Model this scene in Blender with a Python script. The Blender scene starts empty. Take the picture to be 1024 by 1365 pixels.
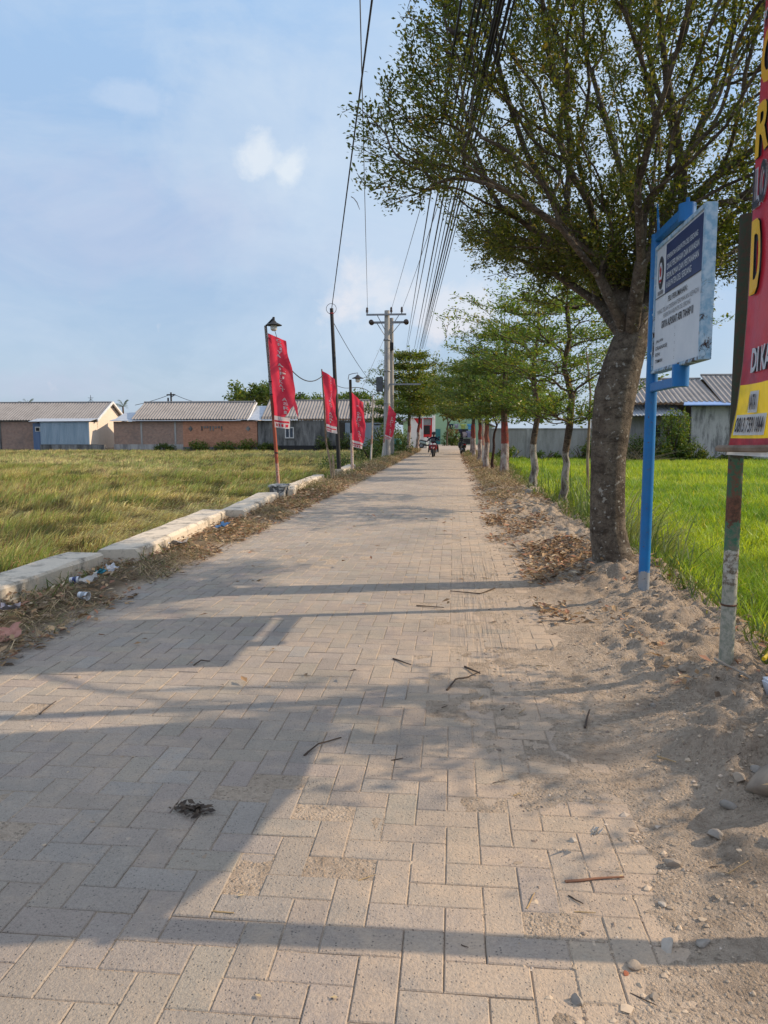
import bpy, bmesh, math, random
import numpy as np
from math import radians as R, sin, cos, pi, sqrt, atan2
from mathutils import Vector, Matrix

SC = bpy.context.scene
COL = SC.collection
rng = np.random.default_rng(11)
random.seed(5)

# ------------------------------------------------------------------ camera numbers (photo pixels -> world points)
F, H, PSI, TH = 985.0, 1.45, R(5.36), R(6.085)
FW = np.array([-sin(PSI)*cos(TH), cos(PSI)*cos(TH), -sin(TH)])
RT = np.array([cos(PSI), sin(PSI), 0.0])
UP = np.cross(RT, FW)
EYE = np.array([0, 0, H])
def ray(px, py): return FW + RT*(px-512)/F - UP*(py-682.5)/F
def gz(px, py, z=0.0): r = ray(px, py); return EYE + r*(z-H)/r[2]
def gx(px, py, x): r = ray(px, py); return EYE + r*x/r[0]
def gy(px, py, y): r = ray(px, py); return EYE + r*y/r[1]

# ------------------------------------------------------------------ numpy noise
_perm = np.random.default_rng(3).random(65536)
def vnoise(x, y):
    xi = np.floor(x).astype(np.int64); yi = np.floor(y).astype(np.int64)
    xf = x-xi; yf = y-yi
    u = xf*xf*(3-2*xf); v = yf*yf*(3-2*yf)
    def h(a, b): return _perm[(a*7919 + b*104729 + a*b*31) & 65535]
    return (h(xi, yi)*(1-u)+h(xi+1, yi)*u)*(1-v) + (h(xi, yi+1)*(1-u)+h(xi+1, yi+1)*u)*v
def fbm(x, y, o=4):
    s = 0; a = .5; t = 0
    for k in range(o):
        s = s + a*vnoise(x*2**k+17.3*k, y*2**k-9.1*k); t += a; a *= .5
    return s/t
def sst(a, b, x):
    t = np.clip((x-a)/(b-a), 0, 1); return t*t*(3-2*t)

# ------------------------------------------------------------------ materials
def nodes_of(name):
    m = bpy.data.materials.new(name); m.use_nodes = True
    nt = m.node_tree; nt.nodes.clear()
    out = nt.nodes.new('ShaderNodeOutputMaterial')
    return m, nt, out
def N(nt, t, **kw):
    n = nt.nodes.new(t)
    for k, v in kw.items():
        if k in n.inputs: n.inputs[k].default_value = v
        else: setattr(n, k, v)
    return n
def L(nt, a, b): nt.links.new(a, b)
def c4(c): return (c[0], c[1], c[2], 1)
def noise(nt, vec, scale, detail=5, rough=.6, dist=0.0):
    n = N(nt, 'ShaderNodeTexNoise'); n.inputs['Scale'].default_value = scale
    n.inputs['Detail'].default_value = detail; n.inputs['Roughness'].default_value = rough
    n.inputs['Distortion'].default_value = dist
    if vec is not None: L(nt, vec, n.inputs['Vector'])
    return n.outputs['Fac']
def ramp(nt, fac, stops):
    r = N(nt, 'ShaderNodeValToRGB'); L(nt, fac, r.inputs['Fac'])
    e = r.color_ramp.elements
    while len(e) < len(stops): e.new(.5)
    for i, (p, c) in enumerate(stops):
        e[i].position = p; e[i].color = c4(c) if hasattr(c, '__len__') else (c, c, c, 1)
    return r.outputs['Color']
def mix(nt, fac, a, b, mode='MIX'):
    m = N(nt, 'ShaderNodeMix', data_type='RGBA', blend_type=mode)
    for s, v in ((m.inputs[0], fac), (m.inputs[6], a), (m.inputs[7], b)):
        if hasattr(v, 'is_linked'): L(nt, v, s)
        elif hasattr(v, '__len__'): s.default_value = c4(v)
        else: s.default_value = v
    return m.outputs[2]
def math_(nt, op, a, b=0.0, clamp=False):
    m = N(nt, 'ShaderNodeMath', operation=op, use_clamp=clamp)
    for s, v in ((m.inputs[0], a), (m.inputs[1], b)):
        if hasattr(v, 'is_linked'): L(nt, v, s)
        else: s.default_value = v
    return m.outputs[0]
def coords(nt, which='Object'):
    return N(nt, 'ShaderNodeTexCoord').outputs[which]
def sepxyz(nt, v):
    s = N(nt, 'ShaderNodeSeparateXYZ'); L(nt, v, s.inputs[0]); return s.outputs
def bsdf(nt, out, color, rough=.8, bump=None, bstr=.3, bdist=.01, metal=0.0, spec=.3):
    p = N(nt, 'ShaderNodeBsdfPrincipled')
    for s, v in ((p.inputs['Base Color'], color), (p.inputs['Roughness'], rough), (p.inputs['Metallic'], metal), (p.inputs['Specular IOR Level'], spec)):
        if hasattr(v, 'is_linked'): L(nt, v, s)
        elif hasattr(v, '__len__'): s.default_value = c4(v)
        else: s.default_value = v
    if bump is not None:
        b = N(nt, 'ShaderNodeBump'); b.inputs['Strength'].default_value = bstr; b.inputs['Distance'].default_value = bdist
        L(nt, bump, b.inputs['Height']); L(nt, b.outputs[0], p.inputs['Normal'])
    L(nt, p.outputs[0], out.inputs['Surface'])
    return p
def simple(name, c1, c2=None, scale=6, rough=.75, bscale=None, bstr=.3, bdist=.005, metal=0.0, spec=.3, lo=.35, hi=.65, obj='Object'):
    m, nt, out = nodes_of(name)
    v = coords(nt, obj)
    if c2 is None: c2 = tuple(x*.72 for x in c1)
    col = ramp(nt, noise(nt, v, scale), [(lo, c1), (hi, c2)])
    b = noise(nt, v, bscale) if bscale else None
    bsdf(nt, out, col, rough, b, bstr, bdist, metal, spec)
    return m
def leafmat(name, trans=.4, rough=.5, tint=(1.25, 1.2, .6), gloss=.04):
    m, nt, out = nodes_of(name)
    a = N(nt, 'ShaderNodeAttribute', attribute_name='Col').outputs['Color']
    d = N(nt, 'ShaderNodeBsdfDiffuse'); L(nt, a, d.inputs[0])
    t = N(nt, 'ShaderNodeBsdfTranslucent'); L(nt, mix(nt, 1.0, a, tint, 'MULTIPLY'), t.inputs[0])
    mx = N(nt, 'ShaderNodeMixShader'); mx.inputs[0].default_value = trans
    L(nt, d.outputs[0], mx.inputs[1]); L(nt, t.outputs[0], mx.inputs[2])
    g = N(nt, 'ShaderNodeBsdfGlossy'); g.inputs['Roughness'].default_value = rough
    m2 = N(nt, 'ShaderNodeMixShader'); m2.inputs[0].default_value = gloss
    L(nt, mx.outputs[0], m2.inputs[1]); L(nt, g.outputs[0], m2.inputs[2])
    L(nt, m2.outputs[0], out.inputs['Surface'])
    return m

# ------------------------------------------------------------------ mesh helpers
def fast_mesh(name, V, loops, totals, mat, parent=None, col=None, smooth=False):
    me = bpy.data.meshes.new(name)
    V = np.ascontiguousarray(V, dtype=np.float32); loops = np.ascontiguousarray(loops, dtype=np.int32).ravel()
    totals = np.ascontiguousarray(totals, dtype=np.int32)
    me.vertices.add(len(V)); me.vertices.foreach_set('co', V.ravel())
    me.loops.add(len(loops)); me.loops.foreach_set('vertex_index', loops)
    st = np.concatenate([[0], np.cumsum(totals)[:-1]]).astype(np.int32)
    me.polygons.add(len(totals)); me.polygons.foreach_set('loop_start', st); me.polygons.foreach_set('loop_total', totals)
    me.polygons.foreach_set('use_smooth', np.full(len(totals), bool(smooth)))
    if col is not None:
        a = me.attributes.new('Col', 'FLOAT_COLOR', 'POINT')
        c = np.ones((len(V), 4), dtype=np.float32); col = np.asarray(col); c[:, :col.shape[1]] = col
        a.data.foreach_set('color', c.ravel())
    me.update(calc_edges=True); me.validate()
    me.materials.append(mat)
    o = bpy.data.objects.new(name, me); COL.objects.link(o)
    if parent is not None: o.parent = parent
    return o
def tag(o, label=None, cat=None, group=None, kind=None):
    if label: o['label'] = label
    if cat: o['category'] = cat
    if group: o['group'] = group
    if kind: o['kind'] = kind
    return o
def thing(name, loc, label, cat, group=None, rz=0.0):
    o = bpy.data.objects.new(name, None); COL.objects.link(o)
    o.location = loc; o.rotation_euler = (0, 0, rz); o.empty_display_size = .2
    return tag(o, label, cat, group)
def copy_tree(o, parent=None):
    c = o.copy(); COL.objects.link(c)
    if parent is not None: c.parent = parent
    for ch in list(o.children): copy_tree(ch, c)
    return c

class MB:
    def __init__(s): s.V = []; s.F = []
    def add(s, vs, fs):
        b = len(s.V); s.V += [tuple(v) for v in vs]; s.F += [tuple(b+i for i in f) for f in fs]; return s
    def box(s, c, size, rz=0.0, rx=0.0, ry=0.0, taper=1.0):
        hx, hy, hz = size[0]/2, size[1]/2, size[2]/2
        M = Matrix.Rotation(rz, 3, 'Z') @ Matrix.Rotation(ry, 3, 'Y') @ Matrix.Rotation(rx, 3, 'X')
        vs = []
        for z in (-1, 1):
            k = taper if z > 0 else 1
            for x, y in ((-1, -1), (1, -1), (1, 1), (-1, 1)):
                vs.append(M @ Vector((x*hx*k, y*hy*k, z*hz)) + Vector(c))
        return s.add(vs, [(3, 2, 1, 0), (4, 5, 6, 7), (0, 1, 5, 4), (1, 2, 6, 5), (2, 3, 7, 6), (3, 0, 4, 7)])
    def bbox(s, lo, hi): return s.box([(a+b)/2 for a, b in zip(lo, hi)], [b-a for a, b in zip(lo, hi)])
    def tube(s, pts, rad, n=10, cap=True):
        pts = [Vector(p) for p in pts]
        if not hasattr(rad, '__len__'): rad = [rad]*len(pts)
        b = len(s.V); prev = None
        for i, p in enumerate(pts):
            t = (pts[min(i+1, len(pts)-1)]-pts[max(i-1, 0)]).normalized()
            if prev is None:
                u = t.orthogonal().normalized()
            else:
                u = (prev - t*prev.dot(t)).normalized()
            prev = u; w = t.cross(u)
            for k in range(n):
                a = 2*pi*k/n; s.V.append(tuple(p + (u*cos(a)+w*sin(a))*rad[i]))
        for i in range(len(pts)-1):
            for k in range(n):
                k2 = (k+1) % n
                s.F.append((b+i*n+k, b+i*n+k2, b+(i+1)*n+k2, b+(i+1)*n+k))
        if cap:
            s.F.append(tuple(b+k for k in reversed(range(n)))); e = b+(len(pts)-1)*n
            s.F.append(tuple(e+k for k in range(n)))
        return s
    def lathe(s, prof, c=(0, 0, 0), n=16, axis='Z', cap=True):
        b = len(s.V)
        for r, z in prof:
            for k in range(n):
                a = 2*pi*k/n; p = (r*cos(a), r*sin(a), z)
                if axis == 'X': p = (p[2], p[0], p[1])
                if axis == 'Y': p = (p[0], p[2], p[1])
                s.V.append((p[0]+c[0], p[1]+c[1], p[2]+c[2]))
        for i in range(len(prof)-1):
            for k in range(n):
                k2 = (k+1) % n; s.F.append((b+i*n+k, b+i*n+k2, b+(i+1)*n+k2, b+(i+1)*n+k))
        if cap:
            s.F.append(tuple(b+k for k in reversed(range(n)))); e = b+(len(prof)-1)*n
            s.F.append(tuple(e+k for k in range(n)))
        return s
    def prism(s, poly, axis, a, b_):
        n = len(poly); vs = []
        for t in (a, b_):
            for p in poly:
                vs.append({'X': (t, p[0], p[1]), 'Y': (p[0], t, p[1]), 'Z': (p[0], p[1], t)}[axis])
        fs = [tuple(range(n)), tuple(reversed(range(n, 2*n)))]
        fs += [(i, i+n, (i+1) % n+n, (i+1) % n) for i in range(n)]
        return s.add(vs, fs)
    def build(s, name, mat, parent=None, smooth=False, bevel=0.0, flat_angle=None):
        me = bpy.data.meshes.new(name); me.from_pydata(s.V, [], s.F)
        bm = bmesh.new(); bm.from_mesh(me)
        bmesh.ops.recalc_face_normals(bm, faces=bm.faces)
        if bevel:
            es = [e for e in bm.edges if len(e.link_faces) == 2 and e.calc_face_angle(0) > .6]
            bmesh.ops.bevel(bm, geom=es, offset=bevel, segments=2, affect='EDGES', clamp_overlap=True)
        if smooth:
            for f in bm.faces: f.smooth = True
            for e in bm.edges:
                if len(e.link_faces) == 2 and e.calc_face_angle(0) > .7: e.smooth = False
        bm.to_mesh(me); bm.free(); me.materials.append(mat)
        o = bpy.data.objects.new(name, me); COL.objects.link(o)
        if parent is not None: o.parent = parent
        return o

def text_geom(s, bold=0.0):
    cu = bpy.data.curves.new('t', 'FONT'); cu.body = s; cu.size = 1; cu.offset = bold; cu.resolution_u = 3
    o = bpy.data.objects.new('t', cu); COL.objects.link(o)
    dg = bpy.context.evaluated_depsgraph_get()
    me = bpy.data.meshes.new_from_object(o.evaluated_get(dg))
    v = np.array([x.co[:] for x in me.vertices]); f = [tuple(p.vertices) for p in me.polygons]
    bpy.data.objects.remove(o); bpy.data.curves.remove(cu); bpy.data.meshes.remove(me)
    return v, f
_tc = {}
def lettering(mb, s, box, fn, bold=.0, keep=False):
    """fit text into box (u0,v0,u1,v1) of a surface given by fn(u,v)->xyz"""
    if (s, bold) not in _tc: _tc[(s, bold)] = text_geom(s, bold)
    v, f = _tc[(s, bold)]
    lo = v.min(0); hi = v.max(0); u0, v0, u1, v1 = box
    pts = [fn(u0+(p[0]-lo[0])/(hi[0]-lo[0])*(u1-u0), v0+(p[1]-lo[1])/max(hi[1]-lo[1], 1e-6)*(v1-v0)) for p in v]
    mb.add(pts, f)

def blades(name, P, hgt, wid, lean, mat, col, parent=None, az=None, curl=.5, seed=1, two=True):
    """strips of grass: root P, height, width, lean (0 upright .. 1 lying)"""
    g = np.random.default_rng(seed); n = len(P)
    if az is None: az = g.random(n)*2*pi
    d = np.stack([np.cos(az), np.sin(az), np.zeros(n)], 1)
    a2 = g.random(n)*2*pi
    s = np.stack([np.cos(a2), np.sin(a2), np.zeros(n)], 1)
    upv = np.array([0, 0, 1.0])
    h = hgt[:, None]; w = wid[:, None]/2; l = lean[:, None]
    mid = P + h*.55*(upv*np.sqrt(np.maximum(1-(l*.985)**2, .01)) + d*l)
    tip = mid + h*.5*(upv*np.maximum(1-l*(1+curl), -.10) + d*np.minimum(l*(1+curl), 1.0))
    if two:
        V = np.stack([P-s*w, P+s*w, mid+s*w*.85, mid-s*w*.85, tip], 1).reshape(-1, 3)
        b = np.arange(n)[:, None]*5
        lo = np.concatenate([b+np.array([[0, 1, 2, 3]]), b+np.array([[3, 2, 4]])], 1).ravel()
        tot = np.tile([4, 3], n)
        c = np.repeat(col, 5, axis=0)
    else:
        V = np.stack([P-s*w, P+s*w, (mid+tip)/2 + d*0], 1).reshape(-1, 3)
        lo = np.arange(3*n); tot = np.full(n, 3); c = np.repeat(col, 3, axis=0)
    return V, lo, tot, c
def join_blades(name, sets, mat, parent=None):
    Vs, Ls, Ts, Cs = [], [], [], []; off = 0
    for V, l, t, c in sets:
        Vs.append(V); Ls.append(l+off); Ts.append(t); Cs.append(c); off += len(V)
    return fast_mesh(name, np.concatenate(Vs), np.concatenate(Ls), np.concatenate(Ts), mat, parent, np.concatenate(Cs))

def leaf_quads(P, D, Nn, ln, wd, col):
    D = D/np.linalg.norm(D, axis=1, keepdims=True)
    S = np.cross(Nn, D); S /= (np.linalg.norm(S, axis=1, keepdims=True)+1e-9)
    l = ln[:, None]; w = wd[:, None]/2
    nn = np.cross(D, S)
    V = np.stack([P, P+D*l*.55+S*w+nn*w*.3, P+D*l, P+D*l*.55-S*w+nn*w*.3], 1).reshape(-1, 3)
    n = len(P)
    return V, np.arange(4*n), np.full(n, 4), np.repeat(col, 4, axis=0)
def palette(n, cols, weights, jit=.15, g=None):
    g = g or rng
    c = np.array(cols)[g.choice(len(cols), n, p=np.array(weights)/sum(weights))]
    return c*(1+(g.random((n, 1))-.5)*2*jit)
# ================================================================== GROUND
TREES_R = [(1.57, 7.31), (2.1, 14.2), (1.9, 17.6), (1.65, 24.4), (1.43, 27.6), (1.3, 29.9), (1.27, 35.8), (1.2, 41.0), (1.25, 46.0), (1.2, 53.0)]
def gh(x, y):
    x = np.asarray(x, float); y = np.asarray(y, float)
    z = -.0036+(.005+.005*sst(-.6, .5, x))*(fbm(x*2.7+3, y*2.7, 4)-.5)+.0012*sst(-.9, .6, x)+.007*(fbm(x*11+2, y*8+5, 3)-.5)*sst(-1.1, .3, x)
    # left verge and field
    n1 = fbm(x*1.3+5, y*1.3, 4)
    lv = (1-.6*sst(-3.3, -3.62, x))*sst(-2.9, -3.35, x)*(.0+.10*n1+.03*fbm(x*8, y*8, 3))
    lf = sst(-4.0, -4.9, x)
    z = z + lv*(1-lf) - lf*.34*sst(75, 69, y)
    # right bank: dirt over the edge of the pavers, then the slope to the field
    e = .38+.45*fbm(x*0+3.3, y*.5, 3)
    s = sst(e, e+1.15, x)
    n2 = fbm(x*2.1+31, y*2.1, 5); n3 = fbm(x*9+7, y*9+3, 4)
    hum = np.exp(-((x-1.2)/.16)**2-((y-3.35)/.25)**2)*.06+np.exp(-((x-1.5)/.22)**2-((y-3.9)/.2)**2)*.08-np.exp(-((x-.98)/.10)**2-((y-2.72)/.10)**2)*.05+np.exp(-((x-1.35)/.35)**2-((y-3.1)/.55)**2)*.10 + np.exp(-((x-1.62)/.4)**2-((y-2.4)/.5)**2)*.09 + np.exp(-((x-1.25)/.4)**2-((y-4.6)/.45)**2)*.05
    near = sst(60, 20, y)
    d = s*(.05+.12*(n2-.3)) + (s*.17+.012*sst(e-.6, e+.2, x))*(n3-.38) + hum*(.6+.8*n3)
    tr = .15*np.exp(-((x-1.57)**2+(y-7.31)**2)/.20) + .05*np.exp(-((x-2.1)**2+(y-14.2)**2)/.12) + .07*np.exp(-((x-1.9)**2+(y-17.6)**2)/.3)
    d = d + s*.09*(np.abs(fbm(x*4.2+60, y*3.1+11, 4)-.5)*-2+.35)
    d = d + tr + .10*np.exp(-((x-1.15)/.3)**2-((y-20)/3.5)**2)*n2*2
    xc = 1.95+.22*(fbm(x*0+1.1, y*.7, 3)-.5)
    drop = sst(xc, xc+.75, x)
    fl = -.39*sst(56, 50, y)
    far = sst(48, 60, y)
    d = np.where(x > 0, d*(1-far), 0)
    return z + d*(1-drop) + drop*(fl+.03*n2)*(x > 0)
def line(*segs):
    out = []
    for a, b, n in segs: out += list(np.linspace(a, b, n, endpoint=False))
    return np.array(out+[segs[-1][1]])
xs = line((-900, -120, 4), (-120, -12, 14), (-12, -5.2, 10), (-5.2, -2.9, 40), (-2.9, -1.0, 7), (-1.0, 2.9, 156), (2.9, 6, 14), (6, 60, 18), (60, 900, 4))
ys = line((-120, -4, 10), (-4, 1.2, 30), (1.2, 9.5, 300), (9.5, 20, 150), (20, 60, 130), (60, 110, 25), (110, 1500, 8))
XX, YY = np.meshgrid(xs, ys)
ZZ = gh(XX, YY)
V = np.stack([XX, YY, ZZ], -1).reshape(-1, 3)
nx, ny = len(xs), len(ys)
i = (np.arange(ny-1)[:, None]*nx+np.arange(nx-1)[None]).ravel()
loops = np.stack([i, i+1, i+1+nx, i+nx], 1)
# soil kinds: sandy dirt by the road, dark wet soil under the crops
x_, y_ = V[:, 0], V[:, 1]
sand = np.array([.56, .455, .35]); soil = np.array([.075, .06, .03]); gsoil = np.array([.06, .085, .018]); straw = np.array([.17, .12, .065])
col = np.tile(sand, (len(V), 1))*(1+.16*sst(1.05, .45, x_)[:, None])
t = (sst(-4.1, -4.5, x_)*sst(76, 70, y_))[:, None]; col = col*(1-t)+soil*t
t = (sst(-2.95, -3.15, x_)*(1-sst(-4.1, -4.5, x_))*.85)[:, None]; col = col*(1-t)+straw*t
t = (sst(2.15, 2.55, x_)*sst(56, 50, y_))[:, None]; col = col*(1-t)+gsoil*t
t = (sst(90, 120, y_))[:, None]; col = col*(1-t)+np.array([.09, .11, .04])*t
m, nt, out = nodes_of('dirt')
v = coords(nt); a = N(nt, 'ShaderNodeAttribute', attribute_name='Col').outputs['Color']
f1 = noise(nt, v, 1.7, 6, .65); f2 = noise(nt, v, 22, 6, .75); f3 = noise(nt, v, 120, 3, .7)
col1 = mix(nt, ramp(nt, f1, [(.42, 0), (.66, .55)]), a, mix(nt, 1.0, a, (.56, .53, .51), 'MULTIPLY'))
col2 = mix(nt, ramp(nt, f2, [(.42, 0), (.62, .5)]), col1, mix(nt, 1.0, col1, (.55, .52, .5), 'MULTIPLY'))
f4 = noise(nt, v, 320, 2, .7); f5 = noise(nt, v, 3.3, 6, .7, .5)
col2 = mix(nt, ramp(nt, f5, [(.54, 0), (.66, .5)]), col2, (.20, .155, .11))
col2 = mix(nt, ramp(nt, f4, [(.34, .5), (.44, 0)]), col2, (.18, .14, .10))
vv = N(nt, 'ShaderNodeTexVoronoi'); vv.inputs['Scale'].default_value = 60; L(nt, v, vv.inputs['Vector'])
clod = ramp(nt, vv.outputs['Distance'], [(.18, 1), (.42, 0)])
col2 = mix(nt, math_(nt, 'MULTIPLY', clod, ramp(nt, sepxyz(nt, vv.outputs['Color'])[0], [(.7, 0), (.75, .6)])), col2, (.23, .185, .14))
col3 = mix(nt, ramp(nt, f3, [(.6, 0), (.75, .5)]), col2, (.52, .43, .33))
hb = math_(nt, 'ADD', math_(nt, 'ADD', math_(nt, 'MULTIPLY', f2, .9), math_(nt, 'MULTIPLY', f3, .45)), math_(nt, 'ADD', math_(nt, 'MULTIPLY', clod, .25), math_(nt, 'MULTIPLY', f4, .15)))
bsdf(nt, out, col3, .95, hb, 1.0, .035, spec=.08)
ground = fast_mesh('ground', V, loops, np.full(len(loops), 4), m, None, col, smooth=True)
tag(ground, 'sandy roadside dirt and dark field soil around the paved lane', 'ground', kind='structure')

# ================================================================== ROAD of block pavers, herringbone
w, l, gap = .1175, .235, .0030
pav = []
X0, X1, Y0, Y1 = -2.95, 1.35, -3.5, 66.0
# herringbone: pairs on a lattice (w,w) / (2l?) : horizontal at (k*w + j*2l.., k*w), vertical next to it
cx, cy, hz = [], [], []
kmax = int((Y1-Y0)/w)+80
for k in range(-40, kmax):
    for j in range(int(-(kmax*w+6)/(2*l))-2, 16):
        ox = k*w + j*2*l + X0; oy = k*w + Y0
        # brick lying along x from (ox,oy) size l x w ; brick along y at (ox+l, oy) size w x l
        if X0-l < ox < X1: cx.append(ox+l/2); cy.append(oy+w/2); hz.append(1)
        if X0-l < ox+l < X1: cx.append(ox+l+w/2); cy.append(oy); hz.append(0)
cx = np.array(cx); cy = np.array(cy); hz = np.array(hz)
ok = (cx > X0-.1) & (cx < X1) & (cy > Y0) & (cy < Y1)
cx, cy, hz = cx[ok], cy[ok], hz[ok]; n = len(cx)
hx = np.where(hz == 1, l, w)/2-gap/2; hy = np.where(hz == 1, w, l)/2-gap/2
g = np.random.default_rng(8)
dz = (g.random(n)-.5)*.0024 - np.where(g.random(n) < .16, .0045*g.random(n), 0) + .010*(fbm(cx*.6, cy*.6, 3)-.5)
tx = (g.random(n)-.5)*.010; ty = (g.random(n)-.5)*.010
b = .0034
rings = []
for (ins, zz) in ((0, -.02), (0, -b), (b, 0)):
    for sx, sy in ((-1, -1), (1, -1), (1, 1), (-1, 1)):
        x = cx+sx*(hx-ins); y = cy+sy*(hy-ins)
        z = zz+dz+tx*sx*hx+ty*sy*hy
        rings.append(np.stack([np.maximum(x, X0), y, z], 1))
Vp = np.stack(rings, 1).reshape(-1, 3)
base = np.arange(n)[:, None]*12
fs = [[8, 9, 10, 11]]
for r0 in (0, 4):
    for k in range(4): fs.append([r0+k, r0+(k+1) % 4, r0+4+(k+1) % 4, r0+4+k])
lp = (base[:, None, :]+np.array(fs)[None]).reshape(-1, 4)
tone = 1+(g.random((n, 1))-.5)*.12
cb = np.array([.35, .312, .27])*tone*(1+(g.random((n, 3))-.5)*.05)
pale = g.random(n) < .10; cb[pale] = np.array([.335, .318, .29])*(.88+.25*g.random((pale.sum(), 1)))
clean = np.where(g.random(n) < .22, .5+.4*g.random(n), 1.0)          # how much dust each block holds
colp = np.repeat(np.concatenate([cb, clean[:, None]], 1), 12, axis=0)
m, nt, out = nodes_of('paver_concrete')
v = coords(nt); atn = N(nt, 'ShaderNodeAttribute', attribute_name='Col'); a = atn.outputs['Color']
big = noise(nt, v, .8, 5, .65); med = noise(nt, v, 7, 5, .7); fine = noise(nt, v, 90, 4, .75)
vor = N(nt, 'ShaderNodeTexVoronoi'); vor.inputs['Scale'].default_value = 88; L(nt, v, vor.inputs['Vector'])
speck = ramp(nt, vor.outputs['Distance'], [(.13, 1), (.30, 0)])
pick = ramp(nt, sepxyz(nt, vor.outputs['Color'])[0], [(.30, 0), (.75, 1)])
sx = sepxyz(nt, v)[0]
dust = math_(nt, 'ADD', math_(nt, 'MULTIPLY', math_(nt, 'ADD', sx, .75), .42, True), math_(nt, 'MULTIPLY', math_(nt, 'SUBTRACT', big, .5), 1.3))
dust = math_(nt, 'ADD', dust, math_(nt, 'MULTIPLY', math_(nt, 'SUBTRACT', med, .5), 1.5))
dustf = math_(nt, 'MULTIPLY', ramp(nt, dust, [(.0, .20), (.70, .84)]), atn.outputs['Alpha'])
mpt = N(nt, 'ShaderNodeMapping'); mpt.inputs['Scale'].default_value = (38, 1.1, 1); L(nt, v, mpt.inputs[0])
track = ramp(nt, noise(nt, mpt.outputs[0], 1.0, 3, .6), [(.44, 1), (.54, 0)])
track = math_(nt, 'MULTIPLY', track, ramp(nt, math_(nt, 'ABSOLUTE', math_(nt, 'SUBTRACT', sx, .25)), [(.10, .55), (.30, 0)]))
track = math_(nt, 'MULTIPLY', track, ramp(nt, math_(nt, 'MULTIPLY', math_(nt, 'ABSOLUTE', math_(nt, 'SUBTRACT', sepxyz(nt, v)[1], 6.6)), .25), [(.3, 1), (.75, .06)]))
c1 = mix(nt, ramp(nt, fine, [(.42, 0), (.62, .4)]), a, mix(nt, 1.0, a, (.66, .66, .68), 'MULTIPLY'))
c2 = mix(nt, math_(nt, 'MULTIPLY', speck, math_(nt, 'MULTIPLY', pick, .65)), c1, (.065, .063, .062))
c2 = mix(nt, ramp(nt, noise(nt, v, 260, 3, .8), [(.36, .7), (.48, 0)]), c2, (.13, .125, .12))
c2 = mix(nt, ramp(nt, noise(nt, v, 14, 6, .75, .6), [(.52, 0), (.70, .5)]), c2, (.40, .36, .31))
c3 = mix(nt, ramp(nt, big, [(.36, .55), (.6, 0)]), c2, mix(nt, 1.0, c2, (.68, .70, .72), 'MULTIPLY'))
c4_ = mix(nt, math_(nt, 'MULTIPLY', dustf, math_(nt, 'SUBTRACT', 1.0, math_(nt, 'MULTIPLY', speck, math_(nt, 'MULTIPLY', pick, .8)))), c3, mix(nt, ramp(nt, fine, [(.35, 0), (.7, 1)]), (.56, .425, .30), (.43, .33, .24)))
hb = math_(nt, 'SUBTRACT', math_(nt, 'ADD', math_(nt, 'MULTIPLY', fine, .8), math_(nt, 'MULTIPLY', med, 1.0)), math_(nt, 'ADD', math_(nt, 'MULTIPLY', math_(nt, 'MULTIPLY', speck, pick), .35), math_(nt, 'MULTIPLY', track, .8)))
c4_ = mix(nt, math_(nt, 'MULTIPLY', track, .45), c4_, mix(nt, 1.0, c4_, (.62, .60, .58), 'MULTIPLY'))
bsdf(nt, out, c4_, .92, hb, .8, .010, spec=.12)
road = fast_mesh('road', Vp, lp, np.full(len(lp), 4), m, None, colp)
tag(road, 'grey concrete block lane laid in herringbone with sandy joints', 'road', kind='structure')
# far crossing at the end of the lane: poured pale concrete yard
yard = MB().add([(-8, 66, .004), (9, 66, .004), (9, 97, .004), (-8, 97, .004)], [(0, 1, 2, 3)]).build('yard_pavement', simple('yard_concrete', (.36, .30, .24), (.28, .24, .20), 1.5, .9), None)
tag(yard, 'pale concrete crossing in front of the green house', 'pavement', kind='structure')

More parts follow.
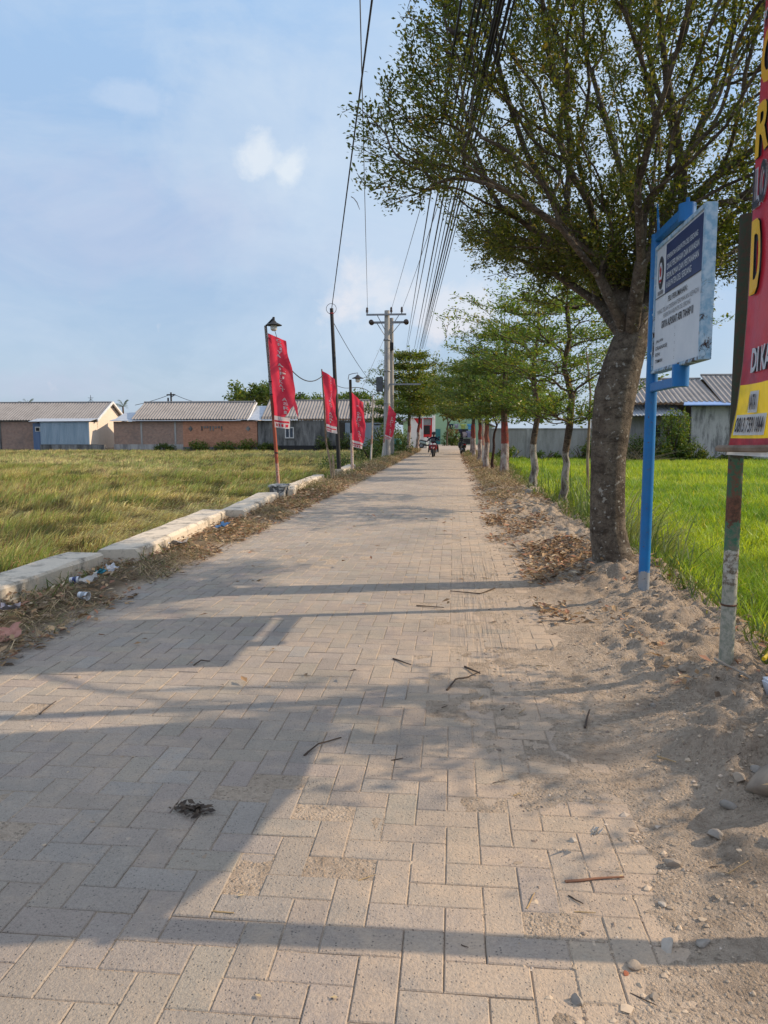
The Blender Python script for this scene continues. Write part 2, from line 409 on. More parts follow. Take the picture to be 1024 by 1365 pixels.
# ================================================================== CROPS
grass_l = leafmat('ripe_rice', .3, .6); grass_r = leafmat('green_rice', .45, .5, (1.3, 1.15, .5)); dry = leafmat('dry_straw', .15, .7, (1.1, 1, .8))
def scatter(n, x0, x1, y0, y1, keep):
    x = x0+(x1-x0)*rng.random(n); y = y0+(y1-y0)*rng.random(n)
    k = keep(x, y); return x[k], y[k]
sets = []
for (n, y0, y1, x0, hs, ws, two) in ((95000, 3.0, 16, -14, 1, .011, True), (190000, 16, 36, -27, 1.0, .018, True), (200000, 36, 69.5, -52, 1.0, .04, False)):
    x, y = scatter(n, x0, -4.25, y0, y1, lambda x, y: x > -.75*y-2.5)
    nn = len(x)
    f = fbm(x*.35, y*.22, 4); f2 = fbm(x*1.6+40, y*1.1, 3)
    lodge = sst(.42, .62, f2*.5+f*.5)
    edge = sst(-5.6, -4.5, x+ .5*(f2-.5))*.95
    clump = sst(.40, .60, fbm(x*2.6+7, y*1.5+3, 3)); hgt = (.40-.10*lodge)*(.52+.5*clump+.35*rng.random(nn))*(1-.35*edge)
    lean = np.clip(.50+.42*lodge+.6*(rng.random(nn)-.5), .05, .98)
    az = .4+ 2.5*(fbm(x*.2+9, y*.2, 2)-.5) + (rng.random(nn)-.5)*2.4
    f4 = fbm(x*.16+2, y*.75+5, 4); green = np.clip(sst(.58, .40, f4*.6+f2*.4)*.85 + edge*.75 + (rng.random(nn)-.5)*.6, 0, 1)[:, None]*.9
    c = np.array([.58, .51, .22])*(1-green)+np.array([.20, .29, .06])*green
    brown = (rng.random(nn) < .28*(.4+1.2*f2))[:, None]; c = np.where(brown, np.array([.40, .27, .14]), c)
    c *= (.62+.6*rng.random((nn, 1)))*(.42+.75*clump[:, None])
    sets.append(blades('x', np.stack([x, y, gh(x, y)], 1), hgt, np.full(nn, ws)*(.6+.8*rng.random(nn)), lean, None, c, az=az, seed=n, two=two))
o = join_blades('ripe_rice_field', sets, grass_l)
tag(o, 'yellowing ripe rice crop on the left of the lane', 'rice crop', kind='stuff')
sets = []
for (n, y0, y1, x1, hs, ws, two) in ((95000, 2.2, 11, 9, .30, .008, True), (70000, 11, 26, 15, .32, .016, True), (75000, 26, 51.5, 26, .33, .036, False)):
    x, y = scatter(n, 2.05, x1, y0, y1, lambda x, y: (x < .62*y+2.0) & (x > 2.25+.35*(fbm(y*.9, x*0, 3)-.5)))
    nn = len(x); f = fbm(x*.5, y*.3, 3); f2 = fbm(x*2.2+40, y*1.4, 3)
    cl2 = sst(.30, .52, fbm(x*2.4+3, y*.9+8, 3)); hgt = hs*(.6+.6*rng.random(nn))*(.55+.55*cl2)
    lean = np.clip(.22+.3*(rng.random(nn)), .05, .9)
    t = np.clip(sst(.35, .65, f)+(rng.random(nn)-.5)*.5, 0, 1)[:, None]
    c = np.array([.19, .33, .03])*(1-t)+np.array([.34, .46, .04])*t
    dk = (f2 < .36)[:, None]; c = np.where(dk, c*np.array([.62, .72, .8]), c)
    ye = (rng.random(nn) < .05)[:, None]; c = np.where(ye, np.array([.46, .42, .07]), c)
    c *= .68+.6*rng.random((nn, 1))
    sets.append(blades('x', np.stack([x, y, gh(x, y)], 1), hgt, np.full(nn, ws)*(.6+.8*rng.random(nn)), lean, None, c, seed=n, two=two))
o = join_blades('young_rice_field', sets, grass_r)
tag(o, 'bright green young rice crop on the right of the lane', 'rice crop', kind='stuff')

# ================================================================== VERGE LITTER
def litter(name, spots, label, cols, wts, lmin, lmax, lift=.02, seed=4, wratio=.45, mat=None):
    g = np.random.default_rng(seed); P = []
    for (x0, x1, y0, y1, n, thr) in spots:
        x = x0+(x1-x0)*g.random(n); y = y0+(y1-y0)*g.random(n)
        k = fbm(x*1.9+seed, y*1.5, 4)+.25*(g.random(n)-.5) > thr
        P.append(np.stack([x[k], y[k], gh(x[k], y[k])], 1))
    P = np.concatenate(P); n = len(P)
    P[:, 2] = np.maximum(P[:, 2], .002)+g.random(n)**2*lift+.003
    az = g.random(n)*2*pi; D = np.stack([np.cos(az), np.sin(az), (g.random(n)-.35)*.7], 1)
    Nn = np.stack([(g.random(n)-.5)*1.2, (g.random(n)-.5)*1.2, np.ones(n)], 1)
    ln = (lmin+(lmax-lmin)*g.random(n))*(1+.02*P[:, 1])
    V, lo, t, c = leaf_quads(P, D, Nn, ln, ln*wratio, palette(n, cols, wts, .3, g))
    return tag(fast_mesh(name, V, lo, t, mat or dry, None, c), label, 'leaf litter', kind='stuff')
brown = [(.26, .16, .08), (.15, .10, .06), (.42, .28, .15), (.34, .17, .10), (.50, .40, .27)]
litter('leaf_litter', [(-3.85, -2.78, 2.5, 20, 9000, .40), (-3.75, -2.75, 20, 62, 9000, .40), (.7, 1.6, 5.6, 9.5, 3600, .52), (.5, 1.5, 9.5, 14, 2600, .53), (.5, 1.9, 14, 50, 8000, .42), (-2.9, 1.3, 4.0, 14, 200, .58), (1.2, 2.2, 2.2, 8, 700, .45)],
       'brown fallen leaves lying along both verges', brown, [4, 3, 3, 2, 1], .035, .085, .07, 4)
def weeds(name, spots, label, cols, wts, seed, hmin, hmax, wd, lean0, mat):
    g = np.random.default_rng(seed); S = []
    for (x0, x1, y0, y1, n, thr, lift) in spots:
        x = x0+(x1-x0)*g.random(n); y = y0+(y1-y0)*g.random(n)
        q = fbm(x*1.4+seed, y*1.1, 4); k = q+.2*(g.random(n)-.5) > thr
        x, y, q = x[k], y[k], q[k]; nn = len(x)
        P = np.stack([x, y, np.maximum(gh(x, y), 0)+lift*g.random(nn)*np.clip((q-thr)*5, 0.1, 1)], 1)
        sc = 1+.02*y
        S.append(blades('x', P, (hmin+(hmax-hmin)*g.random(nn))*sc, wd*(.6+.8*g.random(nn))*sc*(1+.02*y), np.clip(lean0+.4*(g.random(nn)-.5), .05, 1), None, palette(nn, cols, wts, .3, g), seed=seed+n, two=True))
    return tag(join_blades(name, S, mat), label, 'weeds', kind='stuff')
weeds('cut_weeds', [(-3.7, -2.85, 2.5, 18, 17000, .44, .05), (-3.85, -2.7, 17, 62, 22000, .38, .22), (.75, 1.95, 15, 30, 13000, .42, .14), (.7, 1.8, 30, 52, 10000, .40, .2), (1.85, 2.3, 3, 14, 1500, .5, .03)],
      'dried cut weeds and straw heaped along the verges', [(.34, .24, .13), (.20, .14, .08), (.22, .20, .08), (.44, .33, .19), (.13, .15, .05)], [4, 3, 2, 3, 2], 21, .06, .20, .0055, .97, dry)
weeds('verge_grass', [(-3.85, -3.3, 3, 14, 900, .60, .0), (-4.3, -3.3, 18, 64, 5000, .53, .0), (1.9, 2.5, 3.0, 16, 5200, .40, 0), (1.7, 2.5, 16, 50, 6500, .42, 0), (.75, 1.5, 42, 56, 1200, .4, 0)],
      'low green weeds sprouting along the verges', [(.07, .12, .02), (.11, .16, .03), (.15, .17, .05)], [3, 3, 1], 33, .05, .22, .008, .5, grass_r)
# pebbles and crumbs of dirt
def pebble_field():
    g = np.random.default_rng(6); S = []
    ico = bmesh.new(); bmesh.ops.create_icosphere(ico, subdivisions=1, radius=1)
    iv = np.array([v.co[:] for v in ico.verts]); fi = np.array([[v.index for v in f.verts] for f in ico.faces]); ico.free()
    P = []
    for (x0, x1, y0, y1, n, thr, s0) in ((.2, 2.0, 1.5, 5, 8500, .44, .0034), (.4, 2.0, 5, 10, 5000, .46, .0055), (.5, 1.9, 10, 20, 1500, .46, .014), (-2.8, .4, 1.5, 6, 500, .5, .0045), (-3.9, -2.9, 3, 12, 900, .45, .009)):
        x = x0+(x1-x0)*g.random(n); y = y0+(y1-y0)*g.random(n); k = fbm(x*3, y*3, 3) > thr
        x, y = x[k], y[k]; P.append(np.stack([x, y, np.maximum(gh(x, y), -.002), s0*np.exp(g.normal(0, .5, len(x)))], 1))
    P = np.concatenate(P); n = len(P)
    sc = P[:, 3][:, None, None]*np.stack([.7+.8*g.random(n), .7+.8*g.random(n), .45+.4*g.random(n)], 1)[:, None, :]
    V = iv[None]*(1+(g.random((n, len(iv), 1))-.5)*.75)*sc + P[:, None, :3]
    lo = (np.arange(n)[:, None, None]*len(iv)+fi[None]).ravel()
    c = np.repeat(palette(n, [(.44, .35, .255), (.36, .285, .21), (.48, .40, .32), (.24, .19, .15)], [6, 4, 1, 2], .2, g), len(iv), axis=0)
    mm, nt, out = nodes_of('pebble'); a = N(nt, 'ShaderNodeAttribute', attribute_name='Col').outputs['Color']; bsdf(nt, out, a, .95, spec=.1)
    o = fast_mesh('gravel', V.reshape(-1, 3), lo, np.full(n*len(fi), 3), mm, None, c, smooth=False)
    tag(o, 'small pebbles and dirt crumbs on the sandy verge', 'gravel', kind='stuff')
pebble_field()
# ================================================================== KERB SEGMENTS (sawtooth row of old concrete pieces)
def stained_concrete(name, base=(.46, .40, .32), dark=(.09, .085, .075), amount=.5, scale=3.0):
    m, nt, out = nodes_of(name); v = coords(nt)
    f = noise(nt, v, scale, 7, .75, .4); f2 = noise(nt, v, scale*6, 5, .7)
    c = mix(nt, ramp(nt, f2, [(.35, 0), (.7, .5)]), base, tuple(x*.68 for x in base))
    c = mix(nt, ramp(nt, f, [(.60-.14*amount, 0), (.72-.1*amount, .85)]), c, dark)
    bsdf(nt, out, c, .92, f2, .5, .012, spec=.15); return m
kerb_m = stained_concrete('kerb_concrete', (.62, .54, .43), amount=.7, scale=4)
kerbs = [((-3.93, 7.50), (-3.93, -3.0), .42, 'long pale concrete kerb piece nearest the camera, stained at its end'),
         ((-3.66, 7.70), (-3.98, 12.0), .46, 'second concrete kerb piece, slanting from its dark end face to the rice'),
         ((-3.66, 11.9), (-3.98, 15.6), .44, 'third concrete kerb piece, the one just before the pole footing'),
         ((-3.95, 17.1), (-4.12, 22.4), .34, 'weed grown kerb piece beyond the lamp pole footing'),
         ((-4.0, 25.8), (-4.15, 30.0), .34, 'far kerb piece beside the black pole, half hidden by weeds')]
for i, (a, b_, wd, lab) in enumerate(kerbs):
    a = Vector((a[0], a[1], 0)); b2 = Vector((b_[0], b_[1], 0)); d = (b2-a); ln = d.length; mb = MB()
    nseg = max(4, int(ln/.35)); d.normalize(); s = Vector((d.y, -d.x, 0)); g = random.Random(i)
    prof = [(-.5, -.35), (-.5, .155), (-.44, .18), (.42, .185), (.5, .15), (.52, -.35)]
    for k in range(nseg+1):
        p = a+d*ln*k/nseg
        for q, (u, z) in enumerate(prof): mb.V.append(tuple(p+s*(u*wd+g.uniform(-.008, .008))+Vector((0, 0, z+g.uniform(-.008, .006)))))
    n = len(prof)
    for k in range(nseg):
        for q in range(n): mb.F.append((k*n+q, k*n+(q+1) % n, (k+1)*n+(q+1) % n, (k+1)*n+q))
    mb.F.append(tuple(range(n))); mb.F.append(tuple(nseg*n+q for q in range(n)))
    tag(mb.build('kerb_piece', kerb_m), lab, 'kerb', 'sawtooth concrete kerb pieces along the rice')
m, nt, out = nodes_of('footing_paint'); v = coords(nt, 'Object'); f = noise(nt, v, 5, 5, .7, 1.0)
bsdf(nt, out, ramp(nt, f, [(.45, (.55, .53, .48)), (.52, (.10, .10, .10)), (.62, (.12, .12, .12)), (.66, (.5, .48, .43))]), .9)
mb = MB().box((-3.88, 16.25, .06), (.34, .5, .42)).box((-3.88, 16.25, .285), (.40, .56, .05))
tag(mb.build('pole_footing', m, bevel=.015), 'black and white painted block at the foot of the leaning lamp pole', 'footing')
tag(MB().box((-3.62, 16.35, .03), (.14, .5, .36), rz=.1).build('footing_slab', kerb_m, bevel=.02), 'pale broken concrete slab leaning on the painted footing', 'slab')

# ================================================================== METAL AND TIMBER
def banded_pole(name, bands, scale=9):
    """bands: list of (z_top, colour, second colour)"""
    m, nt, out = nodes_of(name); v = coords(nt); z = sepxyz(nt, v)[2]
    f = noise(nt, v, scale, 6, .75); f2 = noise(nt, v, scale*4, 5, .7)
    zz = math_(nt, 'ADD', z, math_(nt, 'MULTIPLY', math_(nt, 'SUBTRACT', f, .5), .35))
    c = None
    for zt, c1, c2 in bands:
        k = mix(nt, ramp(nt, f2, [(.42, 0), (.60, 1)]), c1, c2)
        c = k if c is None else mix(nt, math_(nt, 'GREATER_THAN', zz, prev), c, k)
        prev = zt
    bsdf(nt, out, c, .75, f2, .35, .004, spec=.25); return m
blue = (.012, .21, .50)
blue_m = simple('blue_paint', (.006, .15, .41), (.008, .12, .33), 4, .45, 30, .12, .002, spec=.4, lo=.45, hi=.7)
m, nt, out = nodes_of('blue_post_paint'); v = coords(nt); z = sepxyz(nt, v)[2]; f = noise(nt, v, 12, 5, .7)
zz = math_(nt, 'ADD', z, math_(nt, 'MULTIPLY', math_(nt, 'SUBTRACT', f, .5), .3))
c = mix(nt, math_(nt, 'LESS_THAN', zz, .14), mix(nt, ramp(nt, noise(nt, v, 5), [(.4, 0), (.7, 1)]), (.006, .15, .41), (.008, .115, .32)), (.28, .29, .30))
c = mix(nt, ramp(nt, noise(nt, v, 26, 6, .75), [(.60, 0), (.66, .85)]), c, (.10, .05, .03))
c = mix(nt, ramp(nt, noise(nt, v, 2.2, 5, .7), [(.45, 0), (.75, .5)]), c, (.05, .17, .30))
bsdf(nt, out, c, .42, f, .15, .003, spec=.4); blue_post_m = m
galv = simple('galvanised_steel', (.30, .31, .32), (.2, .2, .21), 12, .5, None, metal=.6)
rust = simple('rusty_steel', (.16, .07, .035), (.06, .035, .025), 14, .85, 60)
dark_m = simple('dark_iron', (.03, .03, .032), (.02, .018, .016), 8, .6)

# ------------------------------------------------------------------ housing sign on blue post
bx, by = 1.70, 6.67
t = thing('sign_post', (bx, by, float(gh(bx, by))), 'bright blue steel post with two bracket arms beside the big tree', 'post')
zb = float(gh(bx, by))
MB().tube([(0, 0, -.15), (0, -.02, 3.12-zb)], .048, 20).build('pole', blue_post_m, t, smooth=True)
mb = MB().box((0, -.40, 3.09-zb), (.055, .80, .075)); mb.build('arm', blue_m, t, bevel=.006)
mb = MB().box((0, -.42, 1.84-zb), (.055, .80, .075)); mb.build('arm', blue_m, t, bevel=.006)
for z0, z1 in ((3.00, 3.13), (1.80, 1.965)):
    MB().tube([(0, -.83, z0-zb), (0, -.83, z1-zb)], .062, 18).build('pivot_sleeve', blue_m, t, smooth=True)
MB().tube([(0, -.05, 3.12-zb), (.0, -.02, 3.26-zb), (-.02, -.06, 3.36-zb)], [.012, .01, .006], 8).build('hook', blue_m, t)
MB().tube([(0, -.83, 3.12-zb), (0, -.84, 3.175-zb)], [.02, .012], 8).build('bolt', blue_m, t)
xs0, ya, yb, z0, z1 = 1.68, 6.60, 5.34, 1.955, 3.0
t = thing('housing_sign', (1.68, (ya+yb)/2, z0), 'weathered white housing sign board with navy header, on the blue post', 'sign')
def S(x, y, z): return (x-1.68, y-(ya+yb)/2, z-z0)
m, nt, out = nodes_of('sign_face'); v = coords(nt); f = noise(nt, v, 3, 6, .7); 
c = mix(nt, ramp(nt, f, [(.4, 0), (.75, .6)]), (.62, .66, .70), (.46, .51, .56))
bsdf(nt, out, c, .5, None); face_m = m
MB().bbox(S(xs0+.004, yb+.02, z0+.02), S(xs0+.06, ya-.02, z1-.02)).build('panel', face_m, t)
m, nt, out = nodes_of('sign_frame_paint'); v = coords(nt); f = noise(nt, v, 7, 7, .8, .6); z = sepxyz(nt, v)[2]
ru = ramp(nt, math_(nt, 'SUBTRACT', f, math_(nt, 'MULTIPLY', z, .12)), [(.50, 0), (.56, 1)])
c = mix(nt, ramp(nt, noise(nt, v, 16, 5), [(.4, 0), (.6, 1)]), (.44, .55, .64), (.22, .38, .52))
c = mix(nt, ru, c, (.045, .022, .016)); bsdf(nt, out, c, .6, f, .3, .003); frame_m = m
fr = MB()
fw = .035
fr.bbox(S(xs0-.006, yb, z0), S(xs0+.075, yb+fw, z1)); fr.bbox(S(xs0-.006, ya-fw, z0), S(xs0+.075, ya, z1))
fr.bbox(S(xs0-.008, yb+fw, z0), S(xs0+.077, ya-fw, z0+fw*.7)); fr.bbox(S(xs0-.008, yb+fw, z1-fw), S(xs0+.077, ya-fw, z1))
fr.build('frame', frame_m, t, bevel=.003)
def SF(off): return lambda u, v: S(xs0+.004-off, ya-.035-u*(ya-yb-.07), z0+.024+v*(z1-z0-.06))
def rect(mb, fn, u0, v0, u1, v1): mb.add([fn(u0, v0), fn(u1, v0), fn(u1, v1), fn(u0, v1)], [(0, 1, 2, 3)])
navy = simple('navy_print', (.012, .024, .095), (.02, .04, .13), 3, .5); ink = simple('black_print', (.03, .03, .035), (.06, .06, .065), 6, .6); grey_ink = simple('faded_print', (.16, .165, .18), (.24, .25, .27), 6, .6)
white_p = simple('white_print', (.62, .66, .72), (.5, .55, .6), 5, .5)
mb = MB(); rect(mb, SF(.003), .235, .60, 1.0, .985); mb.build('header', navy, t)
mb = MB(); rect(mb, SF(.003), .0, .592, 1.0, .60); mb.build('divider_line', ink, t)
mb = MB()
for s_, b_ in (('PEMERINTAH KABUPATEN DELI SERDANG', (.27, .855, .90, .895)), ('DINAS PERUMAHAN DAN KAWASAN', (.27, .775, .93, .825)), ('PERMUKIMAN DAN PERTANAHAN', (.27, .70, .93, .75)), ('KABUPATEN DELI SERDANG', (.27, .63, .80, .68))):
    lettering(mb, s_, b_, SF(.006), .012)
mb.build('header_lettering', white_p, t)
mb = MB()
lettering(mb, 'PSU PERUMAHAN :', (.32, .515, .74, .56), SF(.004), .012)
lettering(mb, 'GRIYA ALPUKAT ASRI TAHAP III', (.18, .325, .86, .385), SF(.004), .025)
for k, s_ in enumerate(('JALAN', 'DRAINASE', 'RTH', 'TAMAN')): lettering(mb, s_, (.055, .215-.054*k, .055+.035*len(s_), .245-.054*k), SF(.004), .01)
for k in range(5): lettering(mb, ':', (.50, .275-.058*k, .508, .295-.058*k), SF(.004), .02)
mb.build('lettering', ink, t)
mb = MB()
lettering(mb, 'YANG TELAH DISERAHTERIMAKAN KEPADA', (.06, .455, .95, .49), SF(.004), .0)
lettering(mb, 'PEMERINTAH KABUPATEN DELI SERDANG', (.22, .405, .80, .44), SF(.004), .0)
mb.build('small_lettering', grey_ink, t)
mb = MB(); fn = SF(.004)
ov = [(.12+.065*sin(a), .80+.125*cos(a)*(1 if cos(a) > 0 else 1.15)) for a in np.linspace(0, 2*pi, 28, endpoint=False)]
mb.add([fn(u, v) for u, v in ov], [tuple(range(28))]); em = mb.build('emblem', ink, t)
mb = MB(); fn = SF(.006)
for (cu, cv, ru_, rv) in ((.12, .79, .042, .085), ):
    mb.add([fn(cu+ru_*sin(a), cv+rv*cos(a)) for a in np.linspace(0, 2*pi, 20, endpoint=False)], [tuple(range(20))])
mb.build('emblem_field', white_p, em)
mb = MB(); fn = SF(.008); mb.add([fn(.12+.026*sin(a), .80+.05*cos(a)) for a in np.linspace(0, 2*pi, 5, endpoint=False)], [tuple(range(5))])
rect(mb, fn, .09, .715, .15, .735); mb.build('emblem_mark', simple('red_print', (.42, .03, .035), (.3, .03, .03), 5, .6), em)
mb = MB(); fn = SF(.005); rect(mb, fn, .06, .615, .18, .645); mb.build('emblem_ribbon', grey_ink, em)
for y, z in ((6.285, 2.45), (6.285, 2.13)):
    mb = MB().tube([S(1.68, ya, z), S(1.70, by-.03, z+.005)], .014, 8); mb.build('hinge_bolt', frame_m, t)
for o in [q for q in SC.objects if q.name in ('sign_post', 'housing_sign')]:
    p = np.array(o.location); o.location = tuple(EYE+(p-EYE)*.952); o.scale = (.952,)*3

# ------------------------------------------------------------------ big banner on two rusty posts
gp = banded_pole('green_post_paint', [(.55, (.36, .34, .28), (.22, .23, .18)), (.72, (.44, .42, .36), (.13, .10, .07)), (.92, (.045, .14, .085), (.16, .15, .11)), (1.06, (.17, .075, .045), (.08, .045, .03)), (1.30, (.045, .12, .07), (.15, .07, .045)), (9, (.060, .042, .028), (.035, .05, .03))])
gx0, gy0 = 1.70, 4.65; KB = 1.0
for _ in range(6): KB = 1-float(gh(gx0*KB, gy0*KB))/H     # slide along the sight line until the foot meets the raised bank
zg = 0.0
t = thing('banner_post', (gx0, gy0, zg), 'rusty green and white steel post holding the far edge of the banner', 'post')
MB().tube([(0, 0, -.2), (.0, .0, .40), (0, .01, 2.72-zg)], .043, 20).build('pole', gp, t, smooth=True)
t.location = tuple(EYE+(np.array(t.location)-EYE)*KB); t.scale = (KB,)*3
MB().lathe([(.044, -.006), (.048, -.003), (.048, .003), (.044, .006)], (0, 0, .40), 18).build('wire_tie', rust, t)
t = thing('banner_post', (1.72, 2.0, 0), 'rusty post at the near edge of the banner, just out of frame', 'post')
MB().tube([(0, -.04, -.2), (-.01, .33, .95), (-.02, .66, 1.93), (-.02, .74, 2.3), (0, .80, 4.2)], .049, 18).build('pole', gp, t, smooth=True)
# banner cloth: u 0 far edge .. 1 near edge ; v 0 bottom .. 1 top
def BN(off=0.0):
    def fn(u, v):
        z = 1.325+.20*u**3*(1-v)+v*(4.25-1.325)
        yfar = 4.395+.13*(1-v)**12+.010*sin(v*9); ynear = 2.66
        y = yfar+(ynear-yfar)*u
        x = 1.625-off-.03*(1-v)**4*(1-u)**2 + .012*sin(u*17+v*3)+.002*sin(u*55-v*5)+.01*sin(v*9+u*3)
        return (x-1.64, y-3.55, z-1.3)
    return fn
t = thing('advert_banner', (1.64, 3.55, 1.3), 'tall red and yellow vinyl advert banner between two posts, edge on', 'banner')
def grid_cloth(mb, fn, u0, u1, v0, v1, nu, nv):
    b = len(mb.V)
    for j in range(nv+1):
        for i_ in range(nu+1): mb.V.append(fn(u0+(u1-u0)*i_/nu, v0+(v1-v0)*j/nv))
    for j in range(nv):
        for i_ in range(nu): a = b+j*(nu+1)+i_; mb.F.append((a, a+1, a+nu+2, a+nu+1))
def vinyl(name, c1, c2, trans=.18):
    m, nt, out = nodes_of(name); v = coords(nt); f = noise(nt, v, 2.2, 5, .65)
    c = ramp(nt, f, [(.35, c1), (.7, c2)])
    p = bsdf(nt, out, c, .38, noise(nt, v, 9, 3), .25, .02, spec=.35)
    tr = N(nt, 'ShaderNodeBsdfTranslucent'); L(nt, c, tr.inputs[0])
    mx = N(nt, 'ShaderNodeMixShader'); mx.inputs[0].default_value = trans
    L(nt, p.outputs[0], mx.inputs[1]); L(nt, tr.outputs[0], mx.inputs[2]); L(nt, mx.outputs[0], out.inputs['Surface']); return m
red_v = vinyl('red_vinyl', (.36, .02, .03), (.24, .018, .05)); yel_v = vinyl('yellow_vinyl', (.80, .58, .01), (.70, .50, .015)); white_v = vinyl('white_vinyl', (.68, .72, .76), (.55, .58, .62)); dk_v = simple('dark_print', (.02, .02, .03), (.03, .03, .04), 5, .5)
or_v = simple('orange_print', (.80, .50, .015), (.72, .28, .015), 1.5, .45)
mb = MB(); grid_cloth(mb, BN(), 0, 1, .135, 1, 60, 76); mb.build('red_field', red_v, t, smooth=True)
mb = MB(); grid_cloth(mb, BN(), 0, 1, .033, .135, 60, 10); mb.build('yellow_band', yel_v, t, smooth=True)
mb = MB(); grid_cloth(mb, BN(), 0, 1, .012, .033, 60, 2); mb.build('red_hem', red_v, t, smooth=True)
mb = MB(); grid_cloth(mb, BN(), 0, 1, .0, .012, 60, 2); mb.build('white_hem', white_v, t, smooth=True)
def outlined(s_, box, m1, m2, o1, o2, grow):
    mb = MB(); lettering(mb, s_, box, BN(o2), o1+grow); mb.build('letter_outline', m2, t)
    mb = MB(); lettering(mb, s_, (box[0]+grow*.02, box[1], box[2]-grow*.02, box[3]), BN(o2+.010), o1); mb.build('lettering', m1, t)
outlined('DI KA', (.08, .155, .262, .20), white_v, dk_v, .03, .007, .05)
outlined('D', (.025, .30, .125, .435), or_v, dk_v, .03, .007, .05)
outlined('LO', (.02, .455, .15, .53), dk_v, white_v, .02, .007, .06)
outlined('R', (.02, .545, .15, .64), or_v, dk_v, .03, .007, .05)
outlined('G', (.03, .665, .15, .765), or_v, dk_v, .03, .007, .05)
outlined('PT', (.03, .775, .10, .80), white_v, dk_v, .02, .007, .05)
for box in ((.080, .081, .152, .121), (.012, .039, .245, .078)):
    mb = MB(); grid_cloth(mb, BN(.004), box[0], box[2], box[1], box[3], 10, 3); mb.build('white_patch', white_v, t)
mb = MB(); lettering(mb, 'NATA', (.088, .087, .144, .115), BN(.012), .022); lettering(mb, '0813 7591 0844', (.02, .044, .238, .073), BN(.012), .02); mb.build('phone_lettering', dk_v, t)
wood = simple('weathered_wood', (.26, .20, .15), (.15, .11, .08), 9, .85, 40)
MB().tube([BN(.02)(-.035, .012), BN(.02)(.25, .014), BN(.02)(.5, .012), BN(.02)(1.02, .012)], .02, 6).build('bottom_batten', wood, t)
mb = MB().tube([BN(-.015)(-.005, v) for v in np.linspace(.0, 1, 12)], .012, 6); mb.build('side_batten', wood, t)

t.location = tuple(EYE+(np.array(t.location)-EYE)*KB); t.scale = (KB,)*3
# ================================================================== STONES, STICKS, TRASH
def rock(name, loc, r, sq, label, mat, seed, group=None, sub=3):
    bm = bmesh.new(); bmesh.ops.create_icosphere(bm, subdivisions=sub, radius=1)
    g = np.random.default_rng(seed); off = g.random(3)*20; pl = [Vector(g.normal(size=3)).normalized() for _ in range(7)]; pd = g.uniform(.45, .85, 7)
    for v in bm.verts:
        n = v.co.copy()
        for p, d in zip(pl, pd):
            q = n.dot(p)
            if q > d: n -= p*(q-d)*.96
        k = 1+.34*(float(fbm(np.array(n.x*1.6+off[0]), np.array(n.y*1.6+n.z*1.3+off[1]), 3))-.5)
        v.co = Vector((n.x*sq[0], n.y*sq[1], n.z*sq[2]))*r*k
    for f in bm.faces: f.smooth = r > .08
    me = bpy.data.meshes.new(name); bm.to_mesh(me); bm.free(); me.materials.append(mat)
    o = bpy.data.objects.new(name, me); COL.objects.link(o)
    o.location = (loc[0], loc[1], max(float(gh(loc[0], loc[1])), 0)+r*sq[2]*.28); o.rotation_euler = (0, 0, g.random()*6)
    return tag(o, label, 'rock' if r > .08 else 'stone', group)
stone_m = simple('stone', (.36, .295, .225), (.22, .18, .145), 6, .92, 30, .5); stone_g = simple('grey_stone', (.31, .275, .235), (.2, .18, .155), 9, .92, 30, .5); mossy = simple('mossy_stone', (.17, .165, .10), (.10, .11, .05), 7, .92, 20, .5); white_s = simple('pale_stone', (.44, .39, .33), (.32, .28, .23), 9, .9, 30); red_s = simple('brick_chip', (.36, .12, .06), (.25, .09, .05), 12, .9, 30); och = simple('ochre_stone', (.34, .22, .09), (.22, .15, .08), 8, .9, 30)
